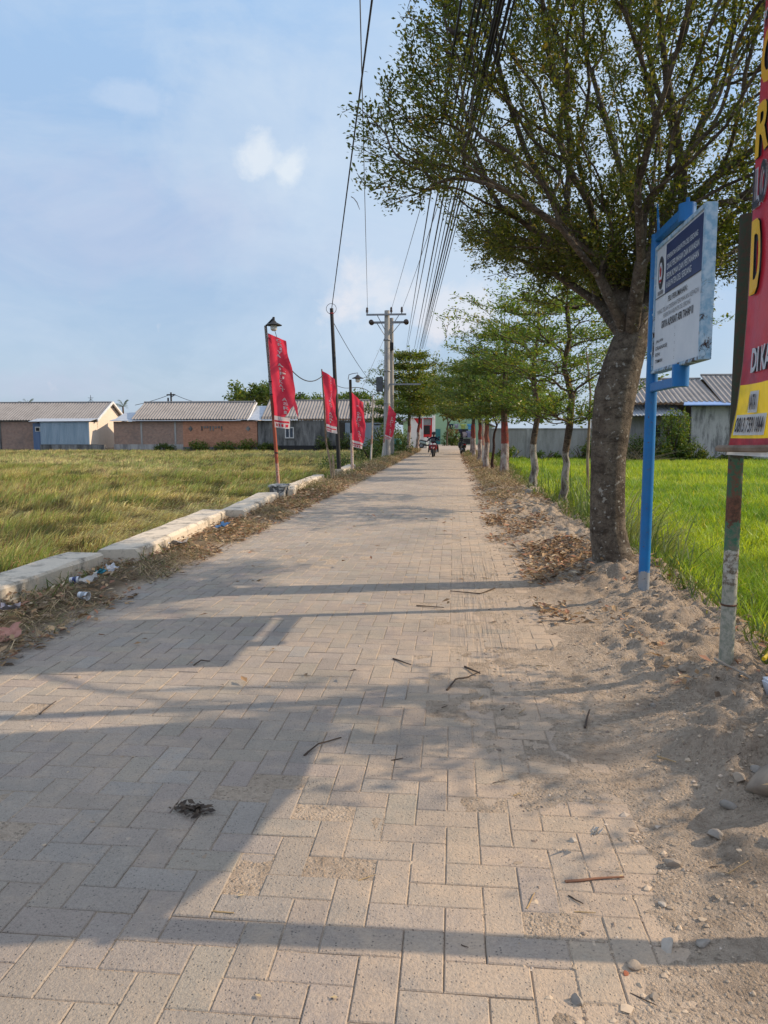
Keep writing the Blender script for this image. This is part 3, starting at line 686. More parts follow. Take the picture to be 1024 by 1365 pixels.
for a_ in [('boulder', (1.27, 2.78), .155, (1, 1, .72), 'smooth beige boulder cut by the right edge of the photo', stone_m, 1), ('stone', (.33, 1.79), .017, (1, .9, 1.1), 'small upright grey stone lying closest to the camera', stone_g, 2),
           ('stone', (.505, 1.93), .018, (1.3, 1, .7), 'flat beige stone touching a red brick chip', stone_m, 3), ('brick_chip', (.475, 1.90), .009, (1.2, 1, .7), 'tiny red brick chip beside the flat beige stone', red_s, 4),
           ('stone', (.93, 2.56), .028, (1, .9, .8), 'grey stone by the pit below the beige boulder', stone_g, 5), ('stone', (1.05, 2.77), .034, (1.1, .8, .6), 'flat grey stone leaning near the beige boulder', stone_g, 6), ('stone', (1.12, 2.86), .028, (1, 1, .8), 'brown stone tucked against the beige boulder', stone_m, 7),
           ('stone', (.62, 2.02), .026, (1.3, .9, .7), 'pale lump of mortar with a straw stuck to it', white_s, 8), ('stone', (.72, 2.03), .019, (1.2, 1, .7), 'dark flat stone right of the mortar lump', stone_g, 9), ('stone', (.53, 1.82), .013, (1.2, 1, .7), 'dull brown stone left of the bottom right corner', stone_m, 10),
           ('stone', (.655, 2.21), .014, (1.2, .9, .6), 'white pebble alone on the sandy patch', white_s, 11), ('stone', (.44, 2.55), .014, (1, 1, .8), 'little white stone where the dirt meets the pavers', white_s, 12),
           ('boulder', (2.42, 13.7), .27, (1.5, .8, .62), 'rounded mossy boulder at the foot of the slender tree', mossy, 13), ('stone', (1.95, 15.6), .16, (1, .8, .8), 'ochre stone between the two slender trees', och, 14), ('stone', (1.52, 9.75), .09, (.8, .7, 1.0), 'jagged pale stone tucked behind the big trunk', stone_m, 15),
           ('stone', (1.7, 16.6), .13, (1.3, .9, .6), 'grey rubble stone heaped before the whitewashed tree', stone_g, 16), ('stone', (1.35, 16.3), .10, (1.2, .9, .6), 'smaller grey rubble stone at the lane edge', stone_g, 17), ('stone', (1.5, 9.6), .06, (1.3, 1, .7), 'white chalky stone left of the big trunk', white_s, 18)]:
    rock(*a_)
# extra scattered small stones on the verge
for k in range(16):
    x, y = rng.uniform(.55, 1.7), rng.uniform(2.0, 9.0)
    rock('stone', (x, y), rng.uniform(.012, .03), (1.2, 1, .7), 'one of the loose small grey stones on the sandy verge', stone_g if k % 2 else stone_m, 40+k, 'loose small stones on the verge', 2)
bark_t = simple('twig_bark', (.10, .07, .05), (.06, .045, .035), 20, .9); straw_m = simple('straw', (.42, .30, .15), (.3, .2, .1), 14, .85)
def twig(pts, r, label, mat, cat='twig', name='twig', group='twigs on the lane'):
    P = [(x, y, max(float(gh(x, y)), 0)+r*.8+dz_) for x, y, dz_ in pts]
    P0 = []
    for i_ in range(len(P)-1):
        a_, b_ = Vector(P[i_]), Vector(P[i_+1])
        for k in range(4): P0.append(a_.lerp(b_, k/4)+Vector((random.uniform(-1, 1)*r*.5, random.uniform(-1, 1)*r*.5, 0)))
    P0.append(Vector(P[-1]))
    tag(MB().tube(P0, [r*(1-.5*i_/len(P0)) for i_ in range(len(P0))], 6).build(name, mat, smooth=True), label, cat, group)
def px(*pts): return [tuple(gz(a_, b_)[:2])+(c_,) for a_, b_, c_ in pts]
twig(px((524, 879, 0), (548, 889, .01)), .006, 'short dark twig lying in the middle of the lane', bark_t)
twig(px((595, 921, 0), (608, 909, .012), (625, 903, .0), (640, 899, .012)), .006, 'dark forked twig just right of the middle of the lane', bark_t)
twig(px((620, 890, 0), (640, 901, .01)), .007, 'thick dark twig crossing the forked one', bark_t)
twig(px((405, 1008, 0), (425, 996, .012), (455, 984, 0)), .005, 'brown bent twig at the edge of the sign shadow', bark_t)
twig(px((753, 1176, 0), (832, 1172, .004)), .005, 'straight reddish stick on the sandy patch', simple('red_stick', (.25, .12, .07), (.2, .1, .06), 9, .8))
twig(px((780, 972, 0), (786, 950, .01)), .006, 'brown twig standing out by the dirt edge', bark_t)
twig(px((52, 953, 0), (75, 937, .008)), .004, 'thin dark twig in the shadow on the left', bark_t)
twig(px((258, 888, 0), (268, 884, .015), (280, 882, 0)), .005, 'small curled twig by the strip of sunlight', bark_t)
twig(px((284, 1216, 0), (312, 1219, .003)), .003, 'thin brown stalk in the sunny strip at the bottom', straw_m)
twig(px((876, 1022, .01), (900, 1036, .01)), .004, 'pale straw stalk on the dirt bank', straw_m)
twig(px((555, 808, 0), (592, 812, .01)), .006, 'thin dark twig far up the middle of the lane', bark_t)
twig(px((660, 785, 0), (640, 792, 0), (600, 790, .01)), .007, 'long brown twig near the leaf heap', bark_t)
twig(px((950, 925, .03), (985, 943, .03), (1000, 947, .02)), .008, 'pale curved root on the bank by the white block', simple('pale_root', (.36, .3, .24), (.24, .2, .16), 9, .85))
for k in range(46):
    x, y = rng.uniform(-.3, 1.5), rng.uniform(1.8, 8); a_ = rng.uniform(-1.2, 1.2); l_ = rng.uniform(.02, .10)
    twig([(x, y, 0), (x+cos(a_)*l_, y+sin(a_)*l_, .004)], rng.uniform(.0015, .0035), 'one of the tiny twigs strewn over the sandy side', bark_t if k % 3 else straw_m, group='tiny twigs strewn on the sandy side')
# dead leaf clump in the shade
cl = gz(255, 1083); g = np.random.default_rng(2); n = 60
P = np.stack([cl[0]+g.normal(0, .035, n), cl[1]+g.normal(0, .014, n), .004+.02*g.random(n)], 1); az = g.random(n)*6.3
V, lo, tt, c = leaf_quads(P, np.stack([np.cos(az), np.sin(az), .3*(g.random(n)-.3)], 1), np.stack([g.normal(0, .6, n), g.normal(0, .6, n), np.ones(n)], 1), .02+.03*g.random(n), .012+.008*g.random(n), palette(n, [(.05, .035, .025), (.08, .055, .035)], [1, 1], .2, g))
tag(fast_mesh('dead_leaf_clump', V, lo, tt, dry, None, c), 'dark crumpled clump of dead leaves in the sign shadow', 'leaf clump')
for k, (a_, b_) in enumerate(((340, 1328), (440, 1332), (316, 1197), (825, 1172))):
    p = gz(a_, b_); V, lo, tt, c = leaf_quads(np.array([[p[0], p[1], .006]]), np.array([[1, .4*k-.5, .1]]), np.array([[.1, .2, 1.0]]), np.array([.022]), np.array([.012]), np.array([[.55, .42, .22]]))
    tag(fast_mesh('fallen_leaf', V, lo, tt, dry, None, c), 'one of the single tan fallen leaves on the sunny pavers', 'leaf', 'single fallen leaves on the pavers')
# trash
def cup(p, rz, tilt, c1, band, label):
    t = thing('plastic_cup', (p[0], p[1], max(float(gh(p[0], p[1])), 0)+.055), label, 'cup', 'drink cups thrown in the weeds'); t.rotation_euler = (0, R(tilt), rz)
    b_ = MB().lathe([(.026, 0), (.036, .085), (.038, .088), (.034, .086), (.024, .004)], (0, 0, 0), 14, cap=False); b_.F.append(tuple(range(13, -1, -1)))
    b_.build('body', c1, t, smooth=True)
    MB().lathe([(.0305, .030), (.0355, .066)], (0, 0, 0), 14, cap=False).build('label_band', band, t, smooth=True)
plas = simple('cup_plastic', (.62, .64, .66), (.5, .52, .55), 9, .3, spec=.5); nb = simple('navy_band', (.02, .03, .16), (.03, .05, .2), 9, .4); gb = simple('grey_band', (.22, .25, .28), (.3, .32, .34), 9, .4)
cup(gz(94, 786), .1, 88, plas, nb, 'white plastic cup with navy band lying in the weeds'); cup(gz(106, 808), -.15, 96, plas, gb, 'clear plastic cup with grey band lying nearest the lane')
def scrap(p, sx_, sy_, c1, label, name, seed, cat):
    g = np.random.default_rng(seed); mb = MB(); n = 7
    for j in range(n):
        for i_ in range(n):
            u, v = i_/(n-1)-.5, j/(n-1)-.5
            mb.V.append((u*sx_*(1+.3*g.random()), v*sy_*(1+.3*g.random()), .03*g.random()+.05*abs(u*v)*4*g.random()))
    for j in range(n-1):
        for i_ in range(n-1): mb.F.append((j*n+i_, j*n+i_+1, (j+1)*n+i_+1, (j+1)*n+i_))
    o = mb.build(name, simple(name+'_'+str(seed), c1, tuple(q*.7 for q in c1), 8, .5), smooth=True)
    o.location = (p[0], p[1], max(float(gh(p[0], p[1])), 0)+.05); o.rotation_euler = (g.uniform(.3, .8), g.uniform(-.3, .3), g.random()*6)
    tag(o, label, cat, 'litter thrown in the weeds')
scrap(gz(15, 832), .12, .07, (.36, .36, .44), 'creased lilac paper scrap by the nearest kerb piece', 'paper_scrap', 3, 'litter')
scrap(gz(135, 777), .08, .06, (.08, .38, .52), 'small turquoise plastic scrap beyond the navy banded cup', 'plastic_scrap', 4, 'litter')
scrap(gz(148, 769), .10, .07, (.6, .62, .66), 'crumpled white wrapper behind the turquoise scrap', 'wrapper', 5, 'litter')
scrap(gz(239, 736), .17, .14, (.66, .66, .68), 'big crumpled white paper on the brown weeds', 'crumpled_paper', 6, 'litter')
scrap(gz(298, 712), .20, .16, (.06, .16, .32), 'crumpled blue plastic bag in the dry weeds', 'plastic_bag', 7, 'litter')
scrap(gz(14, 858), .14, .10, (.48, .24, .18), 'torn salmon coloured wrapper at the left edge', 'wrapper', 8, 'litter')
scrap(gz(120, 792), .14, .08, (.45, .43, .4), 'grey see-through plastic sheet scrap among the cups', 'plastic_scrap', 9, 'litter')
scrap(gz(790, 1131), .025, .02, (.6, .56, .5), 'tiny white broken shell piece on the sand', 'shell_piece', 10, 'litter')
t = MB().box((1.78, 3.86, .10), (.26, .30, .13), rz=.15).build('foam_block', simple('white_foam', (.66, .68, .72), (.55, .58, .62), 6, .8, 60), bevel=.012)
tag(t, 'white foam block cut by the right edge, below the banner', 'block')
twig([(1.70, 4.10, .10), (1.85, 4.30, .14), (2.0, 4.38, .12)], .012, 'yellow plastic strip behind the white foam block', simple('yellow_plastic', (.65, .45, .02), (.5, .35, .02), 6, .4), 'strip', 'plastic_strip', None)
# ================================================================== FLAGS AND POLES ON THE LEFT
cloth_m = vinyl('red_cloth', (.74, .055, .095), (.60, .04, .075), .5)
flag_white = vinyl('flag_white', (.72, .66, .66), (.62, .5, .5), .3)
rw = banded_pole('red_white_pole', [(.62, (.44, .30, .24), (.33, .13, .08)), (1.7, (.36, .07, .035), (.25, .10, .07)), (2.3, (.20, .06, .04), (.10, .05, .035)), (9, (.09, .07, .06), (.30, .29, .28))])
whitep = banded_pole('whitewashed_pole', [(.75, (.50, .47, .42), (.34, .29, .24)), (1.1, (.42, .12, .09), (.3, .2, .16)), (9, (.10, .08, .07), (.05, .045, .04))], 6)
bamboo = banded_pole('bamboo', [(1.0, (.34, .27, .18), (.22, .16, .11)), (9, (.20, .15, .10), (.12, .08, .06))], 5)
whitebamboo = banded_pole('white_bamboo', [(.9, (.55, .52, .47), (.4, .35, .3)), (1.3, (.4, .16, .12), (.33, .25, .2)), (9, (.42, .38, .33), (.25, .2, .16))], 5)
def flag(loc, top, foot, w, drop, dirx, label, seed, lines=(('GRIYA', .02, .25), ('ALPUKAT', .31, .66), ('ASRI', .72, .93)), tatter=False, furl=0.0):
    """cloth hanging between two pole points top/foot; u 0 at pole .. 1 outer edge, v 0 top .. 1 bottom"""
    g = random.Random(seed); ph = g.random()*6
    top = Vector(top); foot = Vector(foot); d = Vector((cos(dirx), sin(dirx), 0)); nrm = Vector((-sin(dirx), cos(dirx), 0))
    o0 = Vector(loc)
    def fn(off=0.0):
        def f(u, v):
            p = top.lerp(foot, v)
            ww = w*(1-.12*v)*(1-furl*sst(.0, .9, np.array(v)).item())
            bow = .10*w*sin(v*pi)
            q = p + d*(u*ww+bow*u) + Vector((0, 0, -drop*u*(1-.75*v)))
            wob = (.18*sin(u*5.2+v*3.0+ph)+.11*sin(u*10-v*8+ph*2)+.05*sin(v*23+u*5+ph*3))*w*(.25+.75*u)
            return q+nrm*(wob-off)-o0
        return f
    t = thing('flag', loc, label, 'flag', 'red promotional flags along the left verge')
    mb = MB(); nu, nv = 14, 44
    f = fn()
    for j in range(nv+1):
        for i_ in range(nu+1):
            u, v = i_/nu, j/nv*.86
            if tatter and v > .72: u = min(u, 1-.45*((v-.72)/.14))
            mb.V.append(tuple(f(u, v)))
    for j in range(nv):
        for i_ in range(nu): a = j*(nu+1)+i_; mb.F.append((a, a+1, a+nu+2, a+nu+1))
    if tatter:
        pts = [(.98, .62), (1.15, .72), (1.42, .86), (1.30, .845), (1.0, .72)]
        b = len(mb.V)
        for u, v in pts: mb.V.append(tuple(f(u, v)))
        mb.F.append((b, b+1, b+2, b+3, b+4))
    mb.build('cloth', cloth_m, t, smooth=True)
    mb = MB(); grid_cloth(mb, lambda u, v: tuple(f(u, v)), .0, .72 if tatter else .98, .862, .985, 8, 8); mb.build('printed_hem', flag_white, t, smooth=True)
    mb = MB(); f2 = fn(.012); grid_cloth(mb, lambda u, v: tuple(f2(u, v)), .02, .70 if tatter else .96, .905, .925, 8, 2)
    for k in range(4): grid_cloth(mb, lambda u, v: tuple(f2(u, v)), .1+.16*k, .19+.16*k, .94, .97, 2, 2)
    mb.build('hem_print', cloth_m, t)
    mb = MB()
    for word, a, b_ in lines:
        n = len(word); st = (b_-a)/n
        for k, ch in enumerate(word):
            v0 = (a+st*k)*.90; v1 = (a+st*(k+.74))*.90
            wd_ = .10 if ch in 'I' else .24
            c_ = .60+.06*sin(k)
            lettering(mb, ch, (c_-wd_/2, v1, c_+wd_/2, v0), lambda u, v: tuple(f2(u, v)), .035)
    mb.build('lettering', flag_white, t)
    return t
def lamp_head(t, c, s):
    x, y, z = c
    MB().lathe([(.02*s, .13*s), (.05*s, .12*s), (.09*s, .07*s), (.235*s, .0), (.235*s, -.012*s), (.07*s, -.005*s)], c, 20).build('lamp_shade', dark_m, t, smooth=True)
    MB().lathe([(.085*s, -.01*s), (.10*s, -.06*s), (.09*s, -.13*s), (.05*s, -.165*s), (.01*s, -.17*s)], c, 16).build('glass_bowl', simple('milk_glass', (.75, .74, .68), (.66, .65, .6), 4, .25, spec=.5), t, smooth=True)
# leaning lamp pole with first flag
pb = Vector((-4.30, 18.0, .1)); ptop = Vector(gy(354, 434, 18.0))
t = thing('street_lamp', tuple(pb), 'leaning red rusty lamp pole standing behind the painted footing', 'street lamp')
d = ptop-pb
MB().tube([(0, 0, -.4), tuple(d*.33), tuple(d*.70)], [.045, .043, .04], 14).build('pole', rw, t, smooth=True)
MB().tube([tuple(d*.70), tuple(d)], .034, 12).build('upper_pole', rw, t, smooth=True)
for k in (.22, .58, .66): MB().lathe([(.05, -.015), (.055, 0), (.05, .015)], tuple(d*k), 12).build('wire_tie', dark_m, t)
hd = Vector(gy(365, 436, 18.0))-pb
MB().tube([tuple(d+Vector((-.02, 0, -.05))), tuple(d+Vector((.04, 0, .02))), tuple(hd+Vector((-.02, 0, .20)))], .022, 8).build('bracket', dark_m, t)
MB().tube([tuple(hd+Vector((.0, 0, .24))), tuple(hd+Vector((.0, 0, .1)))], .03, 8).build('socket', dark_m, t)
lamp_head(t, tuple(hd+Vector((0, 0, .05))), .85)
MB().tube([tuple(hd+Vector((.02, 0, -.06))), tuple(hd+Vector((.06, .02, -.22))), tuple(hd+Vector((-.02, 0, -.36))), tuple(d*.93+Vector((.05, 0, 0))), tuple(d*.9)], .008, 6).build('loose_cable', dark_m, t)
at = lambda k: pb+d*k
flag(tuple(at(.95)), at(.955)+Vector((.03, -.03, 0)), at(.37)+Vector((.03, -.03, 0)), .54, .22, -.25, 'nearest and largest red flag, torn, on the leaning lamp pole', 1, tatter=True)
# bamboo pole with second flag
b2 = Vector(gz(441, 641)); t2 = Vector(gy(429, 492, b2.y))
t = thing('flag_pole', tuple(b2), 'crooked thin bamboo pole left of the black pole', 'flag pole')
d = t2-b2
MB().tube([(0.06, 0, -.2), (.0, 0, .5), tuple(d*.35+Vector((-.05, 0, 0))), tuple(d*.7+Vector((-.01, 0, 0))), tuple(d)], [.035, .035, .03, .026, .02], 10).build('pole', bamboo, t, smooth=True)
MB().tube([(.12, -.05, -.2), (.08, -.05, .8)], .035, 10).build('stake', bamboo, t, smooth=True)
at = lambda k: b2+d*k
flag(tuple(at(.98)), at(.985)+Vector((.02, -.03, 0)), at(.44)+Vector((.0, -.03, 0)), .46, .28, -.35, 'second red flag, furled at its foot, on the bamboo pole', 2, lines=(('RIYA', .02, .22), ('ALPUKAT', .28, .62), ('ASRI', .70, .92)), furl=.25)
# black iron pole
b3 = Vector(gz(453, 634)); t3 = Vector(gy(442, 411, b3.y))
t = thing('cable_pole', tuple(b3), 'tall plain black iron pole carrying a thin cable', 'pole')
MB().tube([(0, 0, -.3), tuple((t3-b3)*.5), tuple(t3-b3)], [.075, .068, .06], 14).build('pole', dark_m, t, smooth=True)
d = t3-b3
MB().lathe([(.065, -.02), (.075, 0), (.065, .02)], tuple(d*.97), 12).build('clamp', simple('red_tape', (.4, .06, .06), (.3, .05, .05)), t)
MB().tube([tuple(d+Vector((.17*cos(a), -.05, -.02+.17*sin(a)))) for a in np.linspace(0, 2*pi, 20)], .008, 6).build('cable_loop', dark_m, t)
MB().box((0, 0, .1), (.3, .3, .26)).build('foot', kerb_m, t, bevel=.03)
# second lamp pole with third flag
b4 = Vector(gz(470, 631)); t4 = Vector(gy(467, 506, b4.y))
t = thing('street_lamp', tuple(b4), 'short upright lamp pole, black above and whitewashed below', 'street lamp')
d = t4-b4
MB().tube([(0, 0, -.2), tuple(d*.4), tuple(d)], [.055, .05, .05], 12).build('pole', banded_pole('black_white_pole', [(1.45, (.5, .47, .43), (.36, .2, .15)), (9, (.035, .03, .028), (.06, .045, .035))], 5), t, smooth=True)
g0 = Vector(gy(466, 504, b4.y))-b4; g1 = Vector(gy(470, 498, b4.y))-b4; g2 = Vector(gy(477, 497, b4.y))-b4; g3 = Vector(gy(477, 503, b4.y))-b4
MB().tube([tuple(g0+Vector((-.05, 0, -.05))), tuple(g0+Vector((-.02, 0, .12))), tuple(g1), tuple(g2), tuple(g3)], .014, 8).build('arm', galv, t, smooth=True)
lamp_head(t, tuple(g3+Vector((0, 0, -.03))), .9)
at = lambda k: b4+d*k
flag(tuple(at(.9)), at(.87)+Vector((.03, -.03, 0)), at(.28)+Vector((.03, -.03, 0)), .46, .38, -.3, 'third red flag, creased at its top, on the upright lamp pole', 3, lines=(('A', .16, .2), ('ALPUKAT', .3, .64), ('ASRI', .71, .93)))
# bare white stick and fifth flag
b5 = Vector(gz(494, 616)); t5 = Vector(gy(497, 527, b5.y))
t = thing('flag_pole', tuple(b5), 'bare whitewashed bamboo pole without a flag', 'flag pole')
MB().tube([(0, 0, -.2), tuple((t5-b5)*.5+Vector((.03, 0, 0))), tuple(t5-b5)], [.05, .042, .03], 10).build('pole', whitebamboo, t, smooth=True)
b6 = Vector(gz(509, 612)); t6 = Vector(gy(518, 538, b6.y)); d = t6-b6
t = thing('flag_pole', tuple(b6), 'white slanting bamboo pole in front of the power pole', 'flag pole')
MB().tube([(0, 0, -.2), tuple(d*.5), tuple(d)], [.05, .045, .04], 10).build('pole', whitebamboo, t, smooth=True)
at = lambda k: b6+d*k
flag(tuple(at(.98)), at(.98)+Vector((.03, -.05, 0)), at(.36)+Vector((.03, -.05, 0)), .42, .5, -.2, 'farthest red flag, in front of the grey power pole', 4, lines=(('ALPUKAT', .25, .62), ('ASRI', .70, .93)))

# ================================================================== POWER POLES AND CABLES
conc_pole = stained_concrete('pole_concrete', (.40, .385, .36), (.16, .15, .14), .2, 1.5)
ye = 44.1; bp = Vector(gz(516, 610)); EP = (bp.x, ye, 0)
t = thing('power_pole', EP, 'tall round grey concrete power pole with crossarms and insulators', 'power pole')
ztop = gy(516, 414, ye)[2]
MB().tube([(0, 0, -.3), (0, 0, ztop)], [.21, .15], 18).build('shaft', conc_pole, t, smooth=True)
za = gy(516, 420, ye)[2]; zb_ = gy(516, 429, ye)[2]
x0 = gy(489, 420, ye)[0]-bp.x; x1 = gy(542, 420, ye)[0]-bp.x
MB().bbox((x0, -.26, za-.05), (x1, -.17, za+.05)).build('crossarm', galv, t)
x2 = gy(496, 430, ye)[0]-bp.x; x3 = gy(541, 430, ye)[0]-bp.x
MB().bbox((x2, .17, zb_-.06), (x3, .27, zb_+.06)).build('crossarm', galv, t)
mb = MB()
for xa, xb in ((-.55, -.12), (.7, .15)): mb.tube([(xa, -.16, za-.05), (xb, -.14, za-.85)], .022, 6); mb.tube([(xa*1.1, .16, zb_-.06), (xb, .14, zb_-.8)], .022, 6)
mb.build('brace', galv, t)
ceram = simple('brown_ceramic', (.035, .02, .016), (.05, .03, .02), 6, .25, spec=.5)
for pxx in (490, 522, 536):
    xx = gy(pxx, 420, ye)[0]-bp.x
    MB().lathe([(.035, 0), (.035, .08), (.09, .1), (.06, .16), (.08, .2), (.05, .26), (.07, .3), (.03, .38)], (xx, -.21, za+.05), 12).build('insulator', ceram, t, smooth=True)
for xx in (x2-.05, x3+.02):
    MB().lathe([(.06, -.25), (.15, -.2), (.08, -.12), (.15, -.06), (.08, .02), (.15, .08), (.06, .2)], (xx, .2, zb_), 12, axis='Y').build('disc_insulator', ceram, t, smooth=True)
MB().bbox((-.62, -.3, 3.9), (-.24, .2, 4.75)).build('switch_box', simple('box_grey', (.10, .11, .12), (.07, .075, .08), 5, .5), t, bevel=.03)
MB().bbox((-.75, -.12, 4.28), (2.0, -.03, 4.37)).build('service_arm', galv, t)
for z in (1.3, 3.2, 5.1, 6.9): MB().lathe([(.215, -.03), (.22, 0), (.215, .03)], (0, 0, z), 16).build('steel_band', galv, t)
MB().bbox((-.02, -.235, .2), (.03, -.205, 6.5)).build('conduit', galv, t)
t = thing('power_pole', (bp.x+.06, 46.5, 0), 'second, slimmer power pole standing close behind the tall one', 'power pole')
zt = gy(519, 424, 46.5)[2]
MB().tube([(0, 0, -.3), (0, 0, zt)], [.19, .12], 16).build('shaft', stained_concrete('pole_concrete_dark', (.30, .28, .25), (.12, .11, .1), .4, 1.5), t, smooth=True)
MB().bbox((-.14, -.3, zt-2.0), (.14, -.14, zt-1.5)).build('junction_box', dark_m, t, bevel=.03)
MB().lathe([(.125, -.03), (.13, 0), (.125, .03)], (0, 0, zt-.4), 14).build('steel_band', galv, t)
cable_m = simple('cable_rubber', (.022, .022, .024), (.035, .035, .037), 6, .6); wire_m = simple('bare_wire', (.10, .10, .11), (.14, .14, .15), 6, .5)
def cable(p, q, r, label, ext=0.0, sag=0.0, group=None, mat=None, n=26, name='power_cable'):
    p = np.array(p); q = np.array(q); e = p+(q-p)*(1+ext); pts = []
    for k in range(n+1):
        s_ = k/n; c_ = p+(e-p)*s_; c_[2] -= sag*4*s_*(1-s_); pts.append(tuple(c_))
    o = MB().tube(pts, r, 5).build(name, mat or cable_m, smooth=True)
    return tag(o, label, 'cable', group)
GRP = 'bundle of cables running over the lane'
g = np.random.default_rng(3)
lows = [(552, 399), (556, 399), (565, 399), (569, 399), (573, 399), (576, 399), (580, 399), (583, 399), (575, 399), (578, 399)]
highs = [(615, 0), (634, 0), (641, 0), (648, 0), (656, 0), (664, 0), (680, 0), (686, 0), (668, 0), (672, 0)]
for k, (a_, b_) in enumerate(zip(lows, highs)):
    t_ = (465-399)/(399-0); f_ = (a_[0]+(a_[0]-b_[0])*t_, 465)
    P = gy(f_[0], f_[1], 62); Q = gy(b_[0], b_[1], 5.4+.08*k)
    r_ = (.010, .010, .013, .009, .009, .010, .014, .009, .017, .012)[k]
    if k == 0: BC = (P, Q)
    cable(P, Q, r_, 'one of the black cables in the bundle crossing from the far trees to overhead', .35, 0, GRP)
P = gy(490, 412, ye); Q = gy(480, 0, 11); cable(P, Q, .010, 'thin wire rising straight up from the left end of the crossarm', .3, mat=wire_m)
P = np.array(t3)+np.array([0, 0, -.05]); Q = gy(496, 0, 8.5); cable(P, Q, .013, 'black cable rising from the top of the black iron pole', .3)
rb = P+(Q-P)*.42
rbx = gy(468, 262, P[1]+(Q[1]-P[1])*.36)
tag(MB().tube([tuple(rbx), tuple(rbx+np.array([.07, 0, -.04])), tuple(rbx+np.array([.15, .02, -.14])), tuple(rbx+np.array([.22, .0, -.32]))], [.012, .01, .012, .006], 5).build('kite_string', wire_m), 'loose scrap of string dangling from the black cable', 'string')
P = gy(522, 412, ye); Q = gy(572, 238, 17); cable(P, Q, .009, 'left one of two wires curving from the crossarm into the big tree', .55, .0, mat=wire_m)
P = gy(536, 412, ye); Q = gy(592, 235, 17); cable(P, Q, .009, 'right one of two wires curving from the crossarm into the big tree', .55, .25, mat=wire_m)
cable(np.array(t3)+np.array([.0, 0, -.35]), gy(505, 520, 44), .011, 'slanting cable from the black iron pole down to the power pole', 0, .25)
cable(gy(513, 450, 44.1), gy(478, 528, 40), .010, 'thin stay wire slanting left from the power pole', 0, 0, mat=wire_m)
pc = Vector(gy(377, 478, 18.0)); 
cable(pc, Vector(gy(431, 500, b2.y)), .014, 'sagging cable between the leaning lamp pole and the bamboo pole', 0, .34)
cable(Vector(gy(431, 501, b2.y)), Vector(gy(467, 517, b4.y)), .010, 'low cable from the bamboo pole behind the black pole to the lamp', 0, .12)
cable(Vector(gy(468, 517, b4.y)), gy(500, 530, 44), .016, 'black cable arching from the short lamp pole to the far tree', 0, -.2)
cable(gy(610, 486, 60), gy(536, 468, 46), .012, 'dark cable crossing behind the tree beside the power pole', .0, .3)
# two small birds sitting on a cable
bird_m = simple('bird_plumage', (.035, .03, .028), (.07, .055, .05), 12, .8)
def bird(py_, label, rz):
    lo_, hi_ = 0.0, 1.0
    for _ in range(40):
        m_ = (lo_+hi_)/2; q = BC[0]+(BC[1]-BC[0])*m_; d_ = q-EYE; yy = 682.5-F*(d_@UP)/(d_@FW)
        lo_, hi_ = (m_, hi_) if yy > py_ else (lo_, m_)
    p = BC[0]+(BC[1]-BC[0])*lo_+np.array([0, 0, .035])
    t = thing('bird', tuple(p-np.array([0, 0, .015])), label, 'bird', None, rz); t.scale = (.55, .55, .55)
    ring = [(.00, -.12, .05), (.012, -.10, .045), (.03, -.05, .03), (.036, 0, .02), (.032, .05, .035), (.026, .075, .06), (.022, .095, .072), (.006, .12, .072)]
    mb = MB(); mb.tube([(0, q[1], q[2]) for q in ring], [max(q[0], .003) for q in ring], 12)
    b_ = mb.build('body', bird_m, t, smooth=True)
    MB().add([(-.014, -.08, .045), (.014, -.08, .045), (.02, -.22, -.02), (-.02, -.22, -.02), (-.014, -.08, .038), (.014, -.08, .038), (.02, -.22, -.026), (-.02, -.22, -.026)], [(0, 1, 2, 3), (7, 6, 5, 4), (0, 4, 5, 1), (1, 5, 6, 2), (2, 6, 7, 3), (3, 7, 4, 0)]).build('tail', bird_m, t)
    MB().lathe([(.006, 0), (.001, .02)], (0, .118, .07), 6, axis='Y').build('beak', simple('beak_grey', (.05, .05, .05), (.03, .03, .03)), t)
    for sx_ in (-1, 1):
        MB().add([(sx_*.034, .045, .045), (sx_*.040, 0, .04), (sx_*.03, -.10, .03), (sx_*.036, -.02, .01)], [(0, 1, 2, 3)]).build('wing', bird_m, t)
        MB().tube([(sx_*.012, 0, .0), (sx_*.012, .005, -.03)], .003, 5).build('leg', bird_m, t)
bird(80, 'small dark bird sitting lower on the thin cable, tail to the right', R(115))
bird(50, 'small dark bird sitting higher up by the leaves', R(105))
# ================================================================== HOUSES ON THE LEFT (front walls at y = 72, facing the rice)
def brickmat(name, c1, c2, mortar, grime=(.10, .09, .08), ga=.5, axis='X'):
    m, nt, out = nodes_of(name); v = coords(nt); s = sepxyz(nt, v)
    cv = N(nt, 'ShaderNodeCombineXYZ'); L(nt, s[0] if axis == 'X' else s[1], cv.inputs[0]); L(nt, s[2], cv.inputs[1])
    b = N(nt, 'ShaderNodeTexBrick'); L(nt, cv.outputs[0], b.inputs['Vector'])
    b.inputs['Color1'].default_value = c4(c1); b.inputs['Color2'].default_value = c4(c2); b.inputs['Mortar'].default_value = c4(mortar)
    b.inputs['Scale'].default_value = 1; b.inputs['Brick Width'].default_value = .24; b.inputs['Row Height'].default_value = .085; b.inputs['Mortar Size'].default_value = .012
    f = noise(nt, v, .55, 6, .7); f2 = noise(nt, v, 3.5, 5, .7)
    c = mix(nt, ramp(nt, f2, [(.4, 0), (.7, .55)]), b.outputs['Color'], mix(nt, 1.0, b.outputs['Color'], (.55, .52, .5), 'MULTIPLY'))
    c = mix(nt, ramp(nt, f, [(.5, 0), (.75, ga)]), c, grime)
    bsdf(nt, out, c, .92, b.outputs['Fac'], -.3, .01, spec=.1); return m
